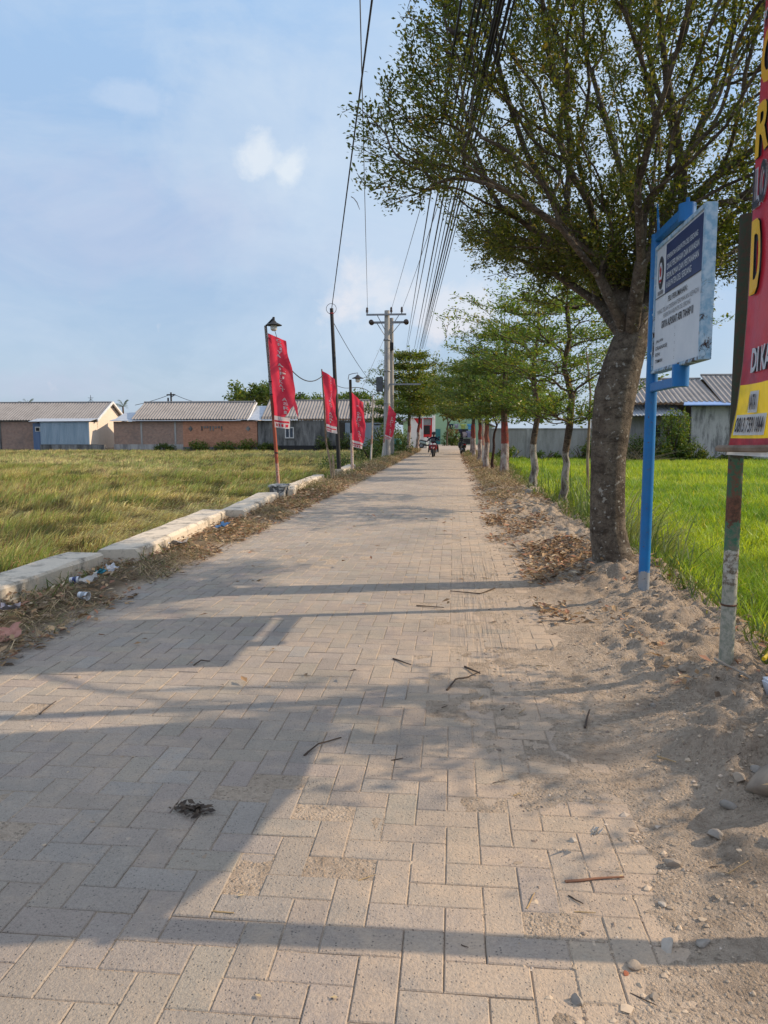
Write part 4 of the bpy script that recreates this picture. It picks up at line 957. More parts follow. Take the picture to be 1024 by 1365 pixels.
def plaster(name, c1, dark, lo=.45, hi=.62, streak=True, sc=1.0):
    m, nt, out = nodes_of(name); v = coords(nt)
    mp = N(nt, 'ShaderNodeMapping'); mp.inputs['Scale'].default_value = (1.6*sc, 1.6*sc, .35*sc if streak else 1.6*sc); L(nt, v, mp.inputs[0])
    f = noise(nt, mp.outputs[0], 1.0, 7, .72, .3); f2 = noise(nt, v, 7, 5, .7)
    c = mix(nt, ramp(nt, f, [(lo, 0), (hi, .9)]), mix(nt, ramp(nt, f2, [(.4, 0), (.7, .4)]), c1, tuple(q*.7 for q in c1)), dark)
    bsdf(nt, out, c, .92, f2, .3, .01, spec=.12); return m
def zinc(name, c1, c2, sc=1.2):
    m, nt, out = nodes_of(name); v = coords(nt)
    mp = N(nt, 'ShaderNodeMapping'); mp.inputs['Scale'].default_value = (2.2, 2.2, .25); L(nt, v, mp.inputs[0])
    f = noise(nt, mp.outputs[0], sc, 4, .6)
    bsdf(nt, out, ramp(nt, f, [(.35, c1), (.65, c2)]), .5, None, metal=.25, spec=.35); return m
brick_grey = brickmat('old_brick', (.42, .25, .185), (.31, .20, .155), (.36, .31, .27), (.16, .14, .13), .6); brick_or = brickmat('orange_brick', (.60, .26, .15), (.48, .20, .12), (.42, .30, .22), (.24, .14, .10), .3)
fibre = plaster('fibre_cement_roof', (.30, .28, .265), (.20, .185, .175), .45, .75, False, .6); fibre2 = plaster('fibre_cement_grey', (.27, .265, .265), (.17, .165, .165), .42, .75, False, .5)
zinc_b = zinc('blue_grey_zinc', (.26, .35, .43), (.36, .45, .53)); zinc_l = zinc('pale_zinc', (.46, .49, .53), (.36, .39, .43)); zinc_d = zinc('dull_zinc', (.24, .29, .35), (.32, .37, .42))
cream = plaster('cream_plaster', (.70, .60, .50), (.42, .38, .32), .55, .85); white_t = simple('white_trim', (.70, .69, .67), (.55, .54, .52), 4, .6)
black_pl = plaster('blackened_plaster', (.27, .265, .255), (.06, .06, .06), .38, .62); grey_pl = plaster('grey_plaster', (.42, .405, .385), (.18, .17, .165), .42, .66)
def corrugated(mb, x0, x1, ya, za, yb, zb, pitch=.30, amp=.045, th=.02, skew0=0.0, skew1=0.0):
    """wavy sheet running from eave (ya,za) to ridge (yb,zb) with waves along x"""
    n = max(4, int((x1-x0)/(pitch/4))); b = len(mb.V); nr = 3
    for k in range(n+1):
        for r in range(nr):
            q = r/(nr-1); x = (x0+skew0*q)+(x1+skew1*q-x0-skew0*q)*k/n
            mb.V.append((x, ya+(yb-ya)*q, za+(zb-za)*q+amp*cos(x/pitch*2*pi)))
    for k in range(n):
        for r in range(nr-1): a = b+k*nr+r; mb.F.append((a, a+1, a+1+nr, a+nr))
    return mb
def solidify(o, th):
    md = o.modifiers.new('thick', 'SOLIDIFY'); md.thickness = th; return o
def T(name, loc, lab, cat, grp=None): return thing(name, loc, lab, cat, grp)
# --- A : leftmost long house with cream gable
ax = -47.0
t = T('row_house', (ax, 72, 0), 'leftmost low house with grey sheet roof and sunlit cream gable', 'house')
A = lambda x, y, z: (x-ax, y-72, z)
mb = MB().bbox(A(-60, 72, -.6), A(-42.1, 72.25, 2.62)); mb.build('brick_wall', brick_grey, t)
MB().bbox(A(-60, 71.9, 2.62), A(-42.1, 72.3, 2.74)).build('coping', black_pl, t)
mb = MB()
for xx in (-46.2, -50.2, -42.25): mb.bbox(A(xx-.12, 71.94, -.6), A(xx+.12, 72.0, 2.62))
mb.build('wall_pillar', black_pl, t)
mb = MB().prism([(72.3-72, -.6), (78.0-72, -.6), (78.0-72, 2.95), (75.1-72, 4.6), (72.3-72, 2.95)], 'X', -58-ax, -35.9-ax); mb.build('house_body', cream, t)
rf = corrugated(MB(), -60-ax, -35.55-ax, -.35, 2.78, 3.1, 4.66, .30, .03).build('roof', fibre, t); solidify(rf, .03)
rb_ = corrugated(MB(), -60-ax, -35.55-ax, 6.4, 2.78, 3.1, 4.66, .30, .03).build('roof_back', fibre, t); solidify(rb_, .03)
MB().tube([A(-60, 75.1, 4.70), A(-35.5, 75.1, 4.70)], .07, 6).build('ridge_cap', fibre2, t)
mb = MB()
for ya, yb in ((-.4, 3.1), (6.5, 3.1)):
    mb.add([(-35.62-ax, ya, 2.62), (-35.48-ax, ya, 2.62), (-35.48-ax, yb, 4.55), (-35.62-ax, yb, 4.55), (-35.62-ax, ya, 2.84), (-35.48-ax, ya, 2.84), (-35.48-ax, yb, 4.77), (-35.62-ax, yb, 4.77)], [(0, 1, 2, 3), (4, 5, 6, 7), (1, 2, 6, 5), (0, 3, 7, 4), (0, 1, 5, 4)])
mb.build('barge_board', white_t, t)
mb = MB().bbox(A(-41.0, 70.5, .35), A(-35.95, 70.56, 2.55)); lw = mb.build('zinc_lean_to', zinc_b, t)
mb = MB()
for k in range(26): mb.bbox(A(-40.98+.19*k, 70.47, .36), A(-40.93+.19*k, 70.5, 2.53))
mb.build('zinc_rib', zinc_b, lw)
MB().bbox(A(-35.99, 70.56, .35), A(-35.93, 72.3, 2.55)).build('lean_to_side', cream, t)
MB().bbox(A(-41.1, 70.5, -.6), A(-34.4, 70.7, .33)).build('plinth', black_pl, t)
lr = MB().add([A(-42.1, 70.3, 2.58), A(-35.7, 70.3, 2.62), A(-35.7, 72.2, 2.95), A(-42.1, 72.2, 2.95), A(-42.1, 70.3, 2.62), A(-35.7, 70.3, 2.66), A(-35.7, 72.2, 2.99), A(-42.1, 72.2, 2.99)], [(0, 1, 2, 3), (4, 5, 6, 7), (0, 1, 5, 4), (1, 2, 6, 5)]).build('lean_to_roof', zinc_l, t)
dr = MB().bbox(A(-42.0, 70.9, -.4), A(-41.05, 71.0, 2.45)).build('door', zinc('blue_door', (.10, .15, .26), (.14, .2, .32)), t)
MB().bbox(A(-41.75, 70.86, 1.62), A(-41.2, 70.9, 2.1)).build('door_frame', white_t, dr); MB().bbox(A(-41.65, 70.83, 1.68), A(-41.3, 70.86, 2.0)).build('pane', dark_m, dr)
# --- small house behind, between A and B
t = T('row_house', (-33, 84, 0), 'small grey roofed house glimpsed between the two long houses', 'house')
MB().prism([(0, -.5), (6, -.5), (6, 3.2), (3, 4.3), (0, 3.2)], 'X', -4.5, 3).build('house_body', grey_pl, t)
solidify(corrugated(MB(), -4.8, 3.2, -.4, 3.15, 3, 4.45).build('roof', fibre2, t), .03); solidify(corrugated(MB(), -4.8, 3.2, 6.4, 3.15, 3, 4.45).build('roof_back', fibre2, t), .03)
# --- B : brick house
bx0 = -27.0
t = T('row_house', (bx0, 72, 0), 'middle house with half grey, half orange brick wall and vents', 'house')
B = lambda x, y, z: (x-bx0, y-72, z)
MB().bbox(B(-34.1, 72, .35), B(-26.9, 72.25, 2.62)).build('old_brick_wall', brick_grey, t)
MB().bbox(B(-26.9, 71.96, .1), B(-19.35, 72.22, 2.62)).build('orange_brick_wall', brick_or, t)
MB().bbox(B(-34.1, 71.93, -.6), B(-26.9, 72.28, .35)).build('plinth', grey_pl, t); MB().bbox(B(-26.9, 71.9, -.6), B(-19.35, 72.28, .1)).build('plinth', black_pl, t)
mb = MB()
for xx in (-31.2, -27.7): mb.bbox(B(xx-.09, 71.95, .35), B(xx+.09, 72.0, 2.62))
mb.build('wall_pillar', grey_pl, t)
for xx in (-26.1, -20.25):
    MB().prism([(xx-bx0-.24, 1.9), (xx-bx0, 1.62), (xx-bx0+.24, 1.9), (xx-bx0, 2.18)], 'Y', -.08, -.02).build('diamond_vent', black_pl, t)
for k in range(8):
    xx = -24.95+.29*k
    if k in (0, 3, 4, 7): MB().bbox(B(xx-.06, 71.9, 1.72), B(xx+.06, 71.955, 2.15)).build('slot_vent', black_pl, t)
    else: MB().bbox(B(xx-.09, 71.9, 1.95), B(xx+.09, 71.955, 2.15)).build('slot_vent', black_pl, t)
MB().bbox(B(-32.0, 72.5, -.5), B(-20.4, 78, 2.7)).build('house_body', grey_pl, t)
MB().prism([(.5, 2.7), (6, 2.7), (3.2, 4.5)], 'X', -31.9-bx0, -20.45-bx0).build('gable', cream, t)
solidify(corrugated(MB(), -32.2-bx0, -20.3-bx0, -.2, 2.86, 3.2, 4.62, .30, .045).build('roof', fibre, t), .03); solidify(corrugated(MB(), -32.2-bx0, -20.3-bx0, 6.5, 2.86, 3.2, 4.62, .30, .045).build('roof_back', fibre, t), .03)
MB().tube([B(-32.2, 75.2, 4.68), B(-20.3, 75.2, 4.68)], .08, 6).build('ridge_cap', fibre2, t)
MB().add([B(-34.3, 71.6, 2.66), B(-20.9, 71.6, 2.66), B(-20.9, 72.4, 2.82), B(-34.3, 72.4, 2.82), B(-34.3, 71.6, 2.70), B(-20.9, 71.6, 2.70), B(-20.9, 72.4, 2.86), B(-34.3, 72.4, 2.86)], [(0, 1, 2, 3), (4, 5, 6, 7), (0, 1, 5, 4), (1, 2, 6, 5)]).build('eave_sheet', zinc_l, t)
MB().add([B(-34.2, 72.3, 2.80), B(-32.1, 72.3, 2.80), B(-32.1, 75, 3.6), B(-34.2, 75, 3.6)], [(0, 1, 2, 3)]).build('side_roof', zinc_l, t)
MB().add([B(-21.4, 71.7, 2.76), B(-18.9, 71.7, 2.76), B(-18.9, 75.2, 4.25), B(-20.6, 75.2, 4.25)], [(0, 1, 2, 3)]).build('side_roof', zinc_l, t)
mb = MB().tube([B(-20.2, 71.7, 2.7), B(-20.2, 75.2, 4.55)], .07, 5); mb.build('barge_board', white_t, t)
# --- C : blackened house and zinc yard wall
cx0 = -14.0
t = T('row_house', (cx0, 72, 0), 'blackened plaster house with a white window, behind the flags', 'house')
Cc = lambda x, y, z: (x-cx0, y-72, z)
MB().bbox(Cc(-19.3, 72.02, -.6), Cc(-11.3, 72.3, 2.7)).build('wall', black_pl, t)
MB().bbox(Cc(-19.3, 71.9, -.6), Cc(-11.3, 72.02, .25)).build('plinth', dark_m, t)
wf = MB()
wx0, wx1, wz0, wz1 = -16.55, -15.65, .95, 2.05
for lo, hi in (((wx0, 71.92, wz0), (wx0+.1, 72.02, wz1)), ((wx1-.1, 71.92, wz0), (wx1, 72.02, wz1)), ((wx0+.1, 71.92, wz0), (wx1-.1, 72.02, wz0+.1)), ((wx0+.1, 71.92, wz1-.1), (wx1-.1, 72.02, wz1)), (((wx0+wx1)/2-.05, 71.92, wz0+.1), ((wx0+wx1)/2+.05, 72.02, wz1-.1))): wf.bbox(Cc(*lo), Cc(*hi))
w_ = wf.build('window', white_t, t)
MB().bbox(Cc(wx0+.1, 71.97, wz0+.1), Cc(wx1-.1, 72.015, wz1-.1)).build('pane', simple('dark_glass', (.02, .03, .05), (.05, .07, .1), 2, .1, spec=.6), w_)
MB().bbox(Cc(-18.9, 72.6, -.5), Cc(-6.5, 78, 2.7)).build('house_body', grey_pl, t)
solidify(corrugated(MB(), -18.9-cx0, -6.2-cx0, -.2, 2.84, 3.2, 4.72, .30, .045).build('roof', fibre, t), .03); solidify(corrugated(MB(), -18.9-cx0, -6.2-cx0, 6.5, 2.84, 3.2, 4.72, .30, .045).build('roof_back', fibre, t), .03)
MB().tube([Cc(-18.9, 75.2, 4.78), Cc(-6.2, 75.2, 4.78)], .08, 6).build('ridge_cap', fibre2, t)
MB().add([Cc(-19.4, 71.5, 2.72), Cc(-15.2, 71.5, 2.72), Cc(-15.2, 73.3, 3.3), Cc(-18.5, 73.3, 3.3)], [(0, 1, 2, 3)]).build('porch_roof', zinc_l, t)
MB().bbox(Cc(-18.9, 71.75, 3.0), Cc(-15.3, 71.8, 3.06)).build('porch_batten', dark_m, t)
t = T('zinc_wall', (-8, 71.5, 0), 'blue grey zinc sheet yard wall behind the short lamp pole', 'yard wall')
zw = MB().bbox((-2.5, 0, .2), (1.9, .06, 2.45)).build('sheet', zinc_d, t)
mb = MB()
for k in range(22): mb.bbox((-2.48+.2*k, -.035, .21), (-2.42+.2*k, 0, 2.43))
mb.build('rib', zinc_d, zw)
MB().bbox((-2.6, .0, -.6), (1.9, .2, .2)).build('plinth', black_pl, t)
MB().bbox((-3.2, .2, -.6), (-2.5, .3, 2.5)).build('gate', simple('dark_timber', (.04, .035, .03), (.06, .05, .04)), t)
MB().bbox((.3, -.06, 2.22), (1.6, -.04, 2.33)).build('vent_slot', dark_m, t)
# roof top things
t = T('utility_pole', (gy(229, 560, 82)[0], 82, 0), 'distant utility pole rising behind the brick house roof', 'power pole')
zt = gy(229, 523, 82)[2]
MB().tube([(0, 0, 0), (0, 0, zt)], .10, 8).build('shaft', dark_m, t); MB().bbox((-.5, -.05, zt-.35), (.5, .05, zt-.2)).build('crossarm', dark_m, t)
MB().tube([(-.35, 0, zt-.6), (-.35, 0, zt-1.0)], .1, 8).build('transformer', dark_m, t); MB().tube([(.1, 0, zt-.5), (.45, 0, zt-.25)], .04, 6).build('brace', dark_m, t)
for (a, b_, lb) in (((229, 525), (180, 540), 'left'), ((231, 525), (265, 537), 'right')):
    cable(gy(a[0], a[1], 82), gy(b_[0], b_[1], 82), .03, 'dark cable sloping down %s from the distant utility pole' % lb, 0, .1)
t = T('aerial', (gy(120.5, 536, 75)[0], 75.1, 4.66), 'small antenna on the ridge of the leftmost house', 'antenna')
MB().tube([(0, 0, -.1), (0, 0, .75)], .025, 6).build('mast', dark_m, t); mb = MB()
for k in range(3): mb.tube([(-.3+.08*k, 0, .5-.12*k), (.3-.08*k, 0, .5-.12*k)], .014, 5)
MB().tube([(-.35, 0, 0), (0, 0, .35), (.4, 0, 0)], .02, 5).build('stay', dark_m, t); mb.build('element', dark_m, t)
t = T('aerial', (gy(403, 532, 76)[0], 75.2, 4.75), 'little antenna pole above the roof between the red flags', 'antenna')
MB().tube([(0, 0, -.1), (0, 0, .9)], .04, 6).build('mast', dark_m, t); MB().bbox((-.25, -.03, .55), (.25, .03, .62)).build('element', dark_m, t)

# ================================================================== RIGHT HOUSE AND WALL (y = 52)
rx = 17.0
t = T('village_house', (rx, 52, 0), 'house on the right with ribbed roof, blue eave and stained wall', 'house')
Q = lambda x, y, z: (x-rx, y-52, z)
stain_w = plaster('stained_wall', (.50, .48, .46), (.17, .165, .16), .47, .60, True, 1.5)
MB().bbox(Q(16.0, 52, -.6), Q(27, 52.25, 3.25)).build('wall', stain_w, t)
MB().bbox(Q(10.5, 53.0, -.6), Q(16.0, 53.2, 2.6)).build('side_wall', grey_pl, t)
mb = MB().bbox(Q(13.3, 52.9, 1.2), Q(14.2, 53.0, 2.0)); mb.build('window', dark_m, t)
solidify(corrugated(MB(), 11.2-rx, 17.9-rx, .1, 3.55, 4.6, 5.35, .34, .055).build('roof', fibre, t), .03)
solidify(corrugated(MB(), 17.9-rx, 29-rx, -.3, 3.45, 4.6, 5.62, .34, .055).build('roof', fibre, t), .03)
solidify(corrugated(MB(), 11.2-rx, 29-rx, 9.2, 3.5, 4.6, 5.35, .34, .055).build('roof_back', fibre, t), .03)
MB().tube([Q(11.2, 56.6, 5.42), Q(17.9, 56.6, 5.42)], .08, 6).build('ridge_cap', fibre2, t); MB().tube([Q(17.9, 56.6, 5.68), Q(29, 56.6, 5.68)], .08, 6).build('ridge_cap', fibre2, t)
blue_e = simple('blue_eave', (.22, .34, .58), (.18, .28, .5), 3, .5)
MB().add([Q(15.2, 51.2, 3.34), Q(27.5, 51.2, 3.34), Q(27.5, 52.4, 3.62), Q(15.6, 52.4, 3.62), Q(15.2, 51.2, 3.28), Q(27.5, 51.2, 3.28), Q(27.5, 52.4, 3.56), Q(15.6, 52.4, 3.56)], [(0, 1, 2, 3), (4, 5, 6, 7), (0, 1, 5, 4), (0, 3, 7, 4)]).build('blue_eave_sheet', blue_e, t)
solidify(corrugated(MB(), 10.6-rx, 15.4-rx, -.4, 2.65, 1.6, 3.45, .25, .03).build('lean_to_roof', zinc_l, t), .03)
MB().bbox(Q(10.6, 56, -.5), Q(28, 59, 3.5)).build('house_body', grey_pl, t)
t = T('boundary_wall', (8, 52, 0), 'low grey rendered boundary wall behind the tree row', 'wall')
MB().bbox((-5.6, 0, -.6), (2.6, .2, 1.72)).build('render', plaster('wall_render', (.36, .35, .33), (.19, .18, .165), .45, .75), t)
mb = MB()
for k in range(4): mb.bbox((-5.6+2.7*k-.1, -.06, -.6), (-5.6+2.7*k+.1, 0, 1.74))
mb.build('pillar', grey_pl, t); MB().bbox((-5.65, -.05, 1.72), (2.65, .25, 1.80)).build('coping', grey_pl, t)

# ================================================================== END OF THE LANE
gxx = -1.45
t = T('green_house', (gxx, 98, 0), 'pale green gabled house closing the lane', 'house')
gr_m = plaster('green_paint', (.34, .50, .31), (.27, .42, .26), .5, .9)
MB().prism([(-5.2, -.3), (6.4, -.3), (6.4, 2.3), (0, 5.6), (-5.2, 3.0)], 'Y', 0, 9).build('wall', gr_m, t)
mb = MB(); mb.add([(.1, -.5, 5.85), (6.9, -.5, 2.35), (6.9, 9.3, 2.35), (.1, 9.3, 5.85), (.1, -.5, 5.72), (6.9, -.5, 2.22), (6.9, 9.3, 2.22), (.1, 9.3, 5.72)], [(0, 1, 2, 3), (4, 5, 6, 7), (0, 1, 5, 4), (1, 2, 6, 5)])
mb.add([(.1, -.5, 5.85), (-5.8, -.5, 2.85), (-5.8, 9.3, 2.85), (.1, 9.3, 5.85), (.1, -.5, 5.6), (-5.8, -.5, 2.6), (-5.8, 9.3, 2.6), (.1, 9.3, 5.6)], [(0, 1, 2, 3), (4, 5, 6, 7), (0, 1, 5, 4), (1, 2, 6, 5)]); mb.build('roof', fibre2, t)
MB().bbox((2.3, -.06, .9), (3.3, 0, 2.0)).build('window', dark_m, t); MB().bbox((-1.2, -.07, -.1), (-.3, 0, 2.0)).build('door', simple('teal_door', (.04, .16, .16), (.05, .2, .2)), t)
# clothes rail with laundry and a bench in front of the green house
lx, ly = .95, 95.2
t = T('clothes_rack', (lx, ly, 0), 'teal posted clothes rack in front of the green house', 'clothes rack')
teal = simple('teal_paint', (.03, .14, .15), (.05, .2, .2), 4, .5)
for xx in (-1.75, 1.75): MB().tube([(xx, 0, 0), (xx, 0, 2.75)], .07, 8).build('post', teal, t)
for z in (2.62, 1.98): MB().tube([(-1.8, 0, z), (1.8, 0, z)], .025, 6).build('rail', teal, t)
def garment(x, z, w_, h_, c1, label, seed):
    g = random.Random(seed); mb = MB(); n = 8
    for j in range(n+1):
        for i_ in range(n+1):
            u = i_/n-.5; v = j/n; ww = w_*(1.0 if v < .32 else .70)
            mb.V.append((u*ww, .05*sin(u*9+g.random()*.4)+.03*sin(v*7+seed), -v*h_*(1-.12*abs(u)*(v > .9))))
    for j in range(n):
        for i_ in range(n): a = j*(n+1)+i_; mb.F.append((a, a+1, a+n+2, a+n+1))
    o = solidify(mb.build('shirt', simple('cloth_%d' % seed, c1, tuple(q*.75 for q in c1), 5, .9), smooth=True), .02)
    o.location = (lx+x, ly-.05, z); tag(o, label, 'laundry', 'shirts hung on the clothes rack')
for k, a_ in enumerate([(-1.3, 2.60, .62, .6, (.03, .03, .05), 'black shirt at the left of the upper rail'), (-.6, 2.60, .6, .55, (.28, .28, .32), 'grey white shirt on the upper rail'), (.25, 2.60, .75, .62, (.34, .42, .12), 'lime green shirt on the upper rail'), (1.15, 2.60, .8, .7, (.10, .33, .55), 'sky blue shirt at the right of the upper rail'),
                          (-1.3, 1.96, .7, .95, (.55, .24, .2), 'salmon pink dress on the lower rail'), (-.6, 1.96, .55, .6, (.25, .11, .04), 'rust brown shirt on the lower rail'), (.45, 1.62, .7, .7, (.42, .34, .33), 'beige towel hanging low on the lower rail'), (-.1, 1.96, .6, .5, (.04, .04, .06), 'black shirt with white edge on the lower rail'), (1.0, 1.75, .75, .85, (.22, .23, .34), 'bluish checked shirt on the lower rail'), (1.5, 1.9, .4, .8, (.30, .32, .4), 'pale grey shirt beside the right post')]):
    garment(a_[0], a_[1], a_[2], a_[3], a_[4], a_[5], k+1)
t = T('bench', (lx+.1, 94.3, 0), 'long dark bench under the drying laundry', 'bench')
MB().bbox((-1.7, -.3, .82), (1.7, .3, .9)).build('seat', simple('grey_board', (.3, .3, .28), (.22, .22, .2)), t)
for xx in (-1.6, -.5, .6, 1.6): MB().bbox((xx-.04, -.28, 0), (xx+.04, .28, .82)).build('leg', dark_m, t)
MB().bbox((-1.55, -.2, .1), (1.55, .28, .78)).build('front_board', simple('dark_board', (.03, .03, .028), (.05, .045, .04)), t)  # near-black board below the seat
# guard post
qx, qy = -3.3, 74.0
t = T('guard_post', (qx, qy, 0), 'white guard post with a red painted triangle and red front', 'guard post')
W_ = lambda px_, py_: (gy(px_, py_, qy)[0]-qx, gy(px_, py_, qy)[2])
white_w = plaster('white_wall', (.84, .80, .74), (.66, .61, .55), .55, .9); red_w = simple('red_wall_paint', (.66, .03, .035), (.52, .025, .03), 3, .7)
xA, xB, xC = W_(547, 592)[0], W_(563.5, 592)[0], W_(580, 592)[0]
MB().bbox((xA, .0, -.1), (xB, .15, 2.95)).build('side_wall', white_w, t)
MB().prism([(xA+.35, 2.93), (xB-.02, 2.93), (xB-.02, 1.72)], 'Y', -.02, -.004).build('red_triangle', red_w, t)
MB().bbox((xA-.1, -.25, 2.95), (xC-.15, 2.6, 3.08)).build('roof', white_t, t)
MB().bbox((xB, 0, 1.05), (xC-.3, .12, 2.95)).build('front_wall', red_w, t); MB().bbox((xB, 0, -.1), (xC-.3, .12, 1.05)).build('lower_wall', white_w, t)
wd = MB().bbox((xB+.12, -.03, 1.35), (xB+.72, 0, 2.2)).build('window', dark_m, t); MB().bbox((xB+.1, -.03, 2.25), (xB+.8, 0, 2.85)).build('transom', simple('grey_pane', (.3, .3, .3), (.22, .22, .22), 3, .4), t)
MB().bbox((xB-.06, -.15, -.1), (xB+.08, -.01, 2.95)).build('post', white_t, t); MB().bbox((xC-.3, -.1, -.1), (xC, .2, 3.25)).build('pillar', white_w, t)
MB().bbox((xA, .15, -.1), (xA+.12, 2.4, 2.95)).build('rear_wall', white_w, t)
tag(MB().lathe([(.16, 0), (.22, .35), (.24, .38), (.2, .38)], (0, 0, 0), 12).build('flower_pot', white_t, smooth=True), 'white flower pot standing before the red guard post front', 'flower pot').location = (qx+xB+.4, 73.2, .0)
t = T('water_drum', (gz(527, 603)[0], 58, 0), 'turquoise drum standing in the dark behind the power pole', 'drum')
MB().lathe([(.36, 0), (.38, .1), (.36, .5), (.38, .55), (.36, .95), (.33, 1.02), (.05, 1.03)], (0, 0, 0), 18).build('barrel', simple('turquoise_plastic', (.06, .26, .24), (.04, .17, .17), 4, .5), t, smooth=True)
MB().lathe([(.385, -.02), (.39, 0), (.385, .02)], (0, 0, .55), 18).build('hoop', dark_m, t)
# ================================================================== SCOOTERS AND RIDER
tyre_m = simple('tyre_rubber', (.02, .02, .02), (.03, .03, .03), 20, .85); redp = simple('scooter_red', (.22, .012, .02), (.16, .01, .016), 3, .25, spec=.6); blackp = simple('scooter_black', (.015, .015, .017), (.022, .022, .024), 4, .35, spec=.5)
chrome = simple('chrome', (.5, .5, .52), (.4, .4, .42), 4, .2, metal=1.0); lens = simple('headlamp_lens', (.85, .85, .82), (.75, .75, .72), 4, .08, spec=.8)
def torus(mb, c, R_, r_, n=20, k=8):
    b = len(mb.V)
    for i_ in range(n):
        a = 2*pi*i_/n
        for j in range(k):
            q = 2*pi*j/k; rr = R_+r_*cos(q); mb.V.append((c[0]+r_*1.15*sin(q), c[1]+rr*cos(a), c[2]+rr*sin(a)))
    for i_ in range(n):
        for j in range(k): mb.F.append((b+i_*k+j, b+i_*k+(j+1) % k, b+((i_+1) % n)*k+(j+1) % k, b+((i_+1) % n)*k+j))
    return mb
def loft(mb, secs, n=14):
    """closed rings: (y, z, half width, half height, superness)"""
    b = len(mb.V)
    for (y, z, hw, hh) in secs:
        for k in range(n):
            a = 2*pi*k/n; cx_, sx_ = cos(a), sin(a); e_ = .75
            mb.V.append((hw*abs(cx_)**e_*(1 if cx_ > 0 else -1), y, z+hh*abs(sx_)**e_*(1 if sx_ > 0 else -1)))
    for i_ in range(len(secs)-1):
        for k in range(n): mb.F.append((b+i_*n+k, b+i_*n+(k+1) % n, b+(i_+1)*n+(k+1) % n, b+(i_+1)*n+k))
    mb.F.append(tuple(b+k for k in reversed(range(n)))); e_ = b+(len(secs)-1)*n; mb.F.append(tuple(e_+k for k in range(n)))
    return mb
def scooter(loc, rz, label, paint):
    t = thing('scooter', loc, label, 'scooter', None, rz)
    for y in (-.64, .62):
        w_ = torus(MB(), (0, y, .275), .225, .055).build('wheel', tyre_m, t, smooth=True)
        MB().lathe([(.04, -.05), (.15, -.03), (.175, -.035), (.175, .035), (.15, .03), (.04, .05)], (0, y, .275), 16, axis='X').build('rim', galv, w_, smooth=True)
    loft(MB(), [(-.92, .52, .03, .02), (-.84, .57, .07, .05), (-.66, .60, .085, .035), (-.45, .52, .08, .03), (-.36, .42, .06, .03)]).build('mudguard', paint, t, smooth=True)
    mb = MB()
    for s_ in (-1, 1): mb.tube([(s_*.085, -.64, .275), (s_*.085, -.52, .62)], .024, 8)
    mb.build('fork', blackp, t, smooth=True)
    # front apron, wide and V shaped
    loft(MB(), [(-.70, .72, .04, .10), (-.66, .70, .17, .16), (-.58, .66, .24, .22), (-.46, .62, .25, .26), (-.36, .60, .20, .26)]).build('front_apron', paint, t, smooth=True)
    loft(MB(), [(-.52, .34, .10, .06), (-.40, .34, .17, .12), (-.1, .30, .18, .07), (.2, .30, .17, .07), (.36, .36, .14, .09)]).build('floorboard', blackp, t, smooth=True)
    hb = loft(MB(), [(-.60, .97, .05, .03), (-.56, .96, .15, .06), (-.47, .97, .17, .07), (-.36, 1.0, .12, .05)]).build('handlebar_cover', blackp, t, smooth=True)
    for s_ in (-1, 1):
        MB().tube([(s_*.14, -.45, .99), (s_*.25, -.42, 1.0), (s_*.37, -.36, .98)], .018, 8).build('grip', blackp, t, smooth=True)
        loft(MB(), [(-.775, .80, .03, .03), (-.755, .80, .075, .05), (-.64, .80, .08, .05)], 12).build('headlight', lens, t, smooth=True).location = (s_*.095, 0, 0)
        MB().tube([(s_*.20, -.44, 1.0), (s_*.30, -.46, 1.16), (s_*.32, -.46, 1.19)], .008, 6).build('mirror_stalk', blackp, t)
        MB().lathe([(.005, -.015), (.055, -.008), (.06, .004), (.005, .012)], (s_*.34, -.46, 1.21), 12, axis='Y').build('mirror', blackp, t, smooth=True)
    MB().prism([(-.60, .98), (-.585, .98), (-.50, 1.14), (-.515, 1.15)], 'X', -.12, .12).build('windscreen', blackp, t, bevel=.004)
    loft(MB(), [(-.02, .42, .12, .06), (.15, .52, .17, .13), (.45, .56, .18, .15), (.75, .64, .13, .11), (.95, .72, .05, .04)]).build('rear_body', paint, t, smooth=True)
    loft(MB(), [(-.02, .66, .10, .04), (.12, .70, .15, .05), (.45, .73, .16, .05), (.60, .78, .15, .06), (.86, .79, .10, .04)]).build('seat', simple('seat_vinyl', (.02, .02, .02), (.03, .03, .03), 9, .6), t, smooth=True)
    MB().tube([(.16, .35, .28), (.17, .60, .32), (.17, .88, .40)], [.03, .05, .045], 10).build('exhaust', galv, t, smooth=True)
    MB().bbox((-.09, .93, .66), (.09, .96, .72)).build('tail_light', simple('red_lens', (.4, .01, .01), (.3, .01, .01), 4, .2), t)
    MB().bbox((-.11, -.76, .55), (.11, -.745, .63)).build('number_plate', white_t, t)
    MB().tube([(-.12, .25, .3), (-.28, .22, .03)], .012, 6).build('side_stand', blackp, t)
    return t
rp = gz(577.5, 609.5); RP = (float(rp[0]), float(rp[1]), .005)
scooter((RP[0], RP[1]+.9, .0), R(-2), 'dark red scooter ridden toward the camera down the lane', redp)
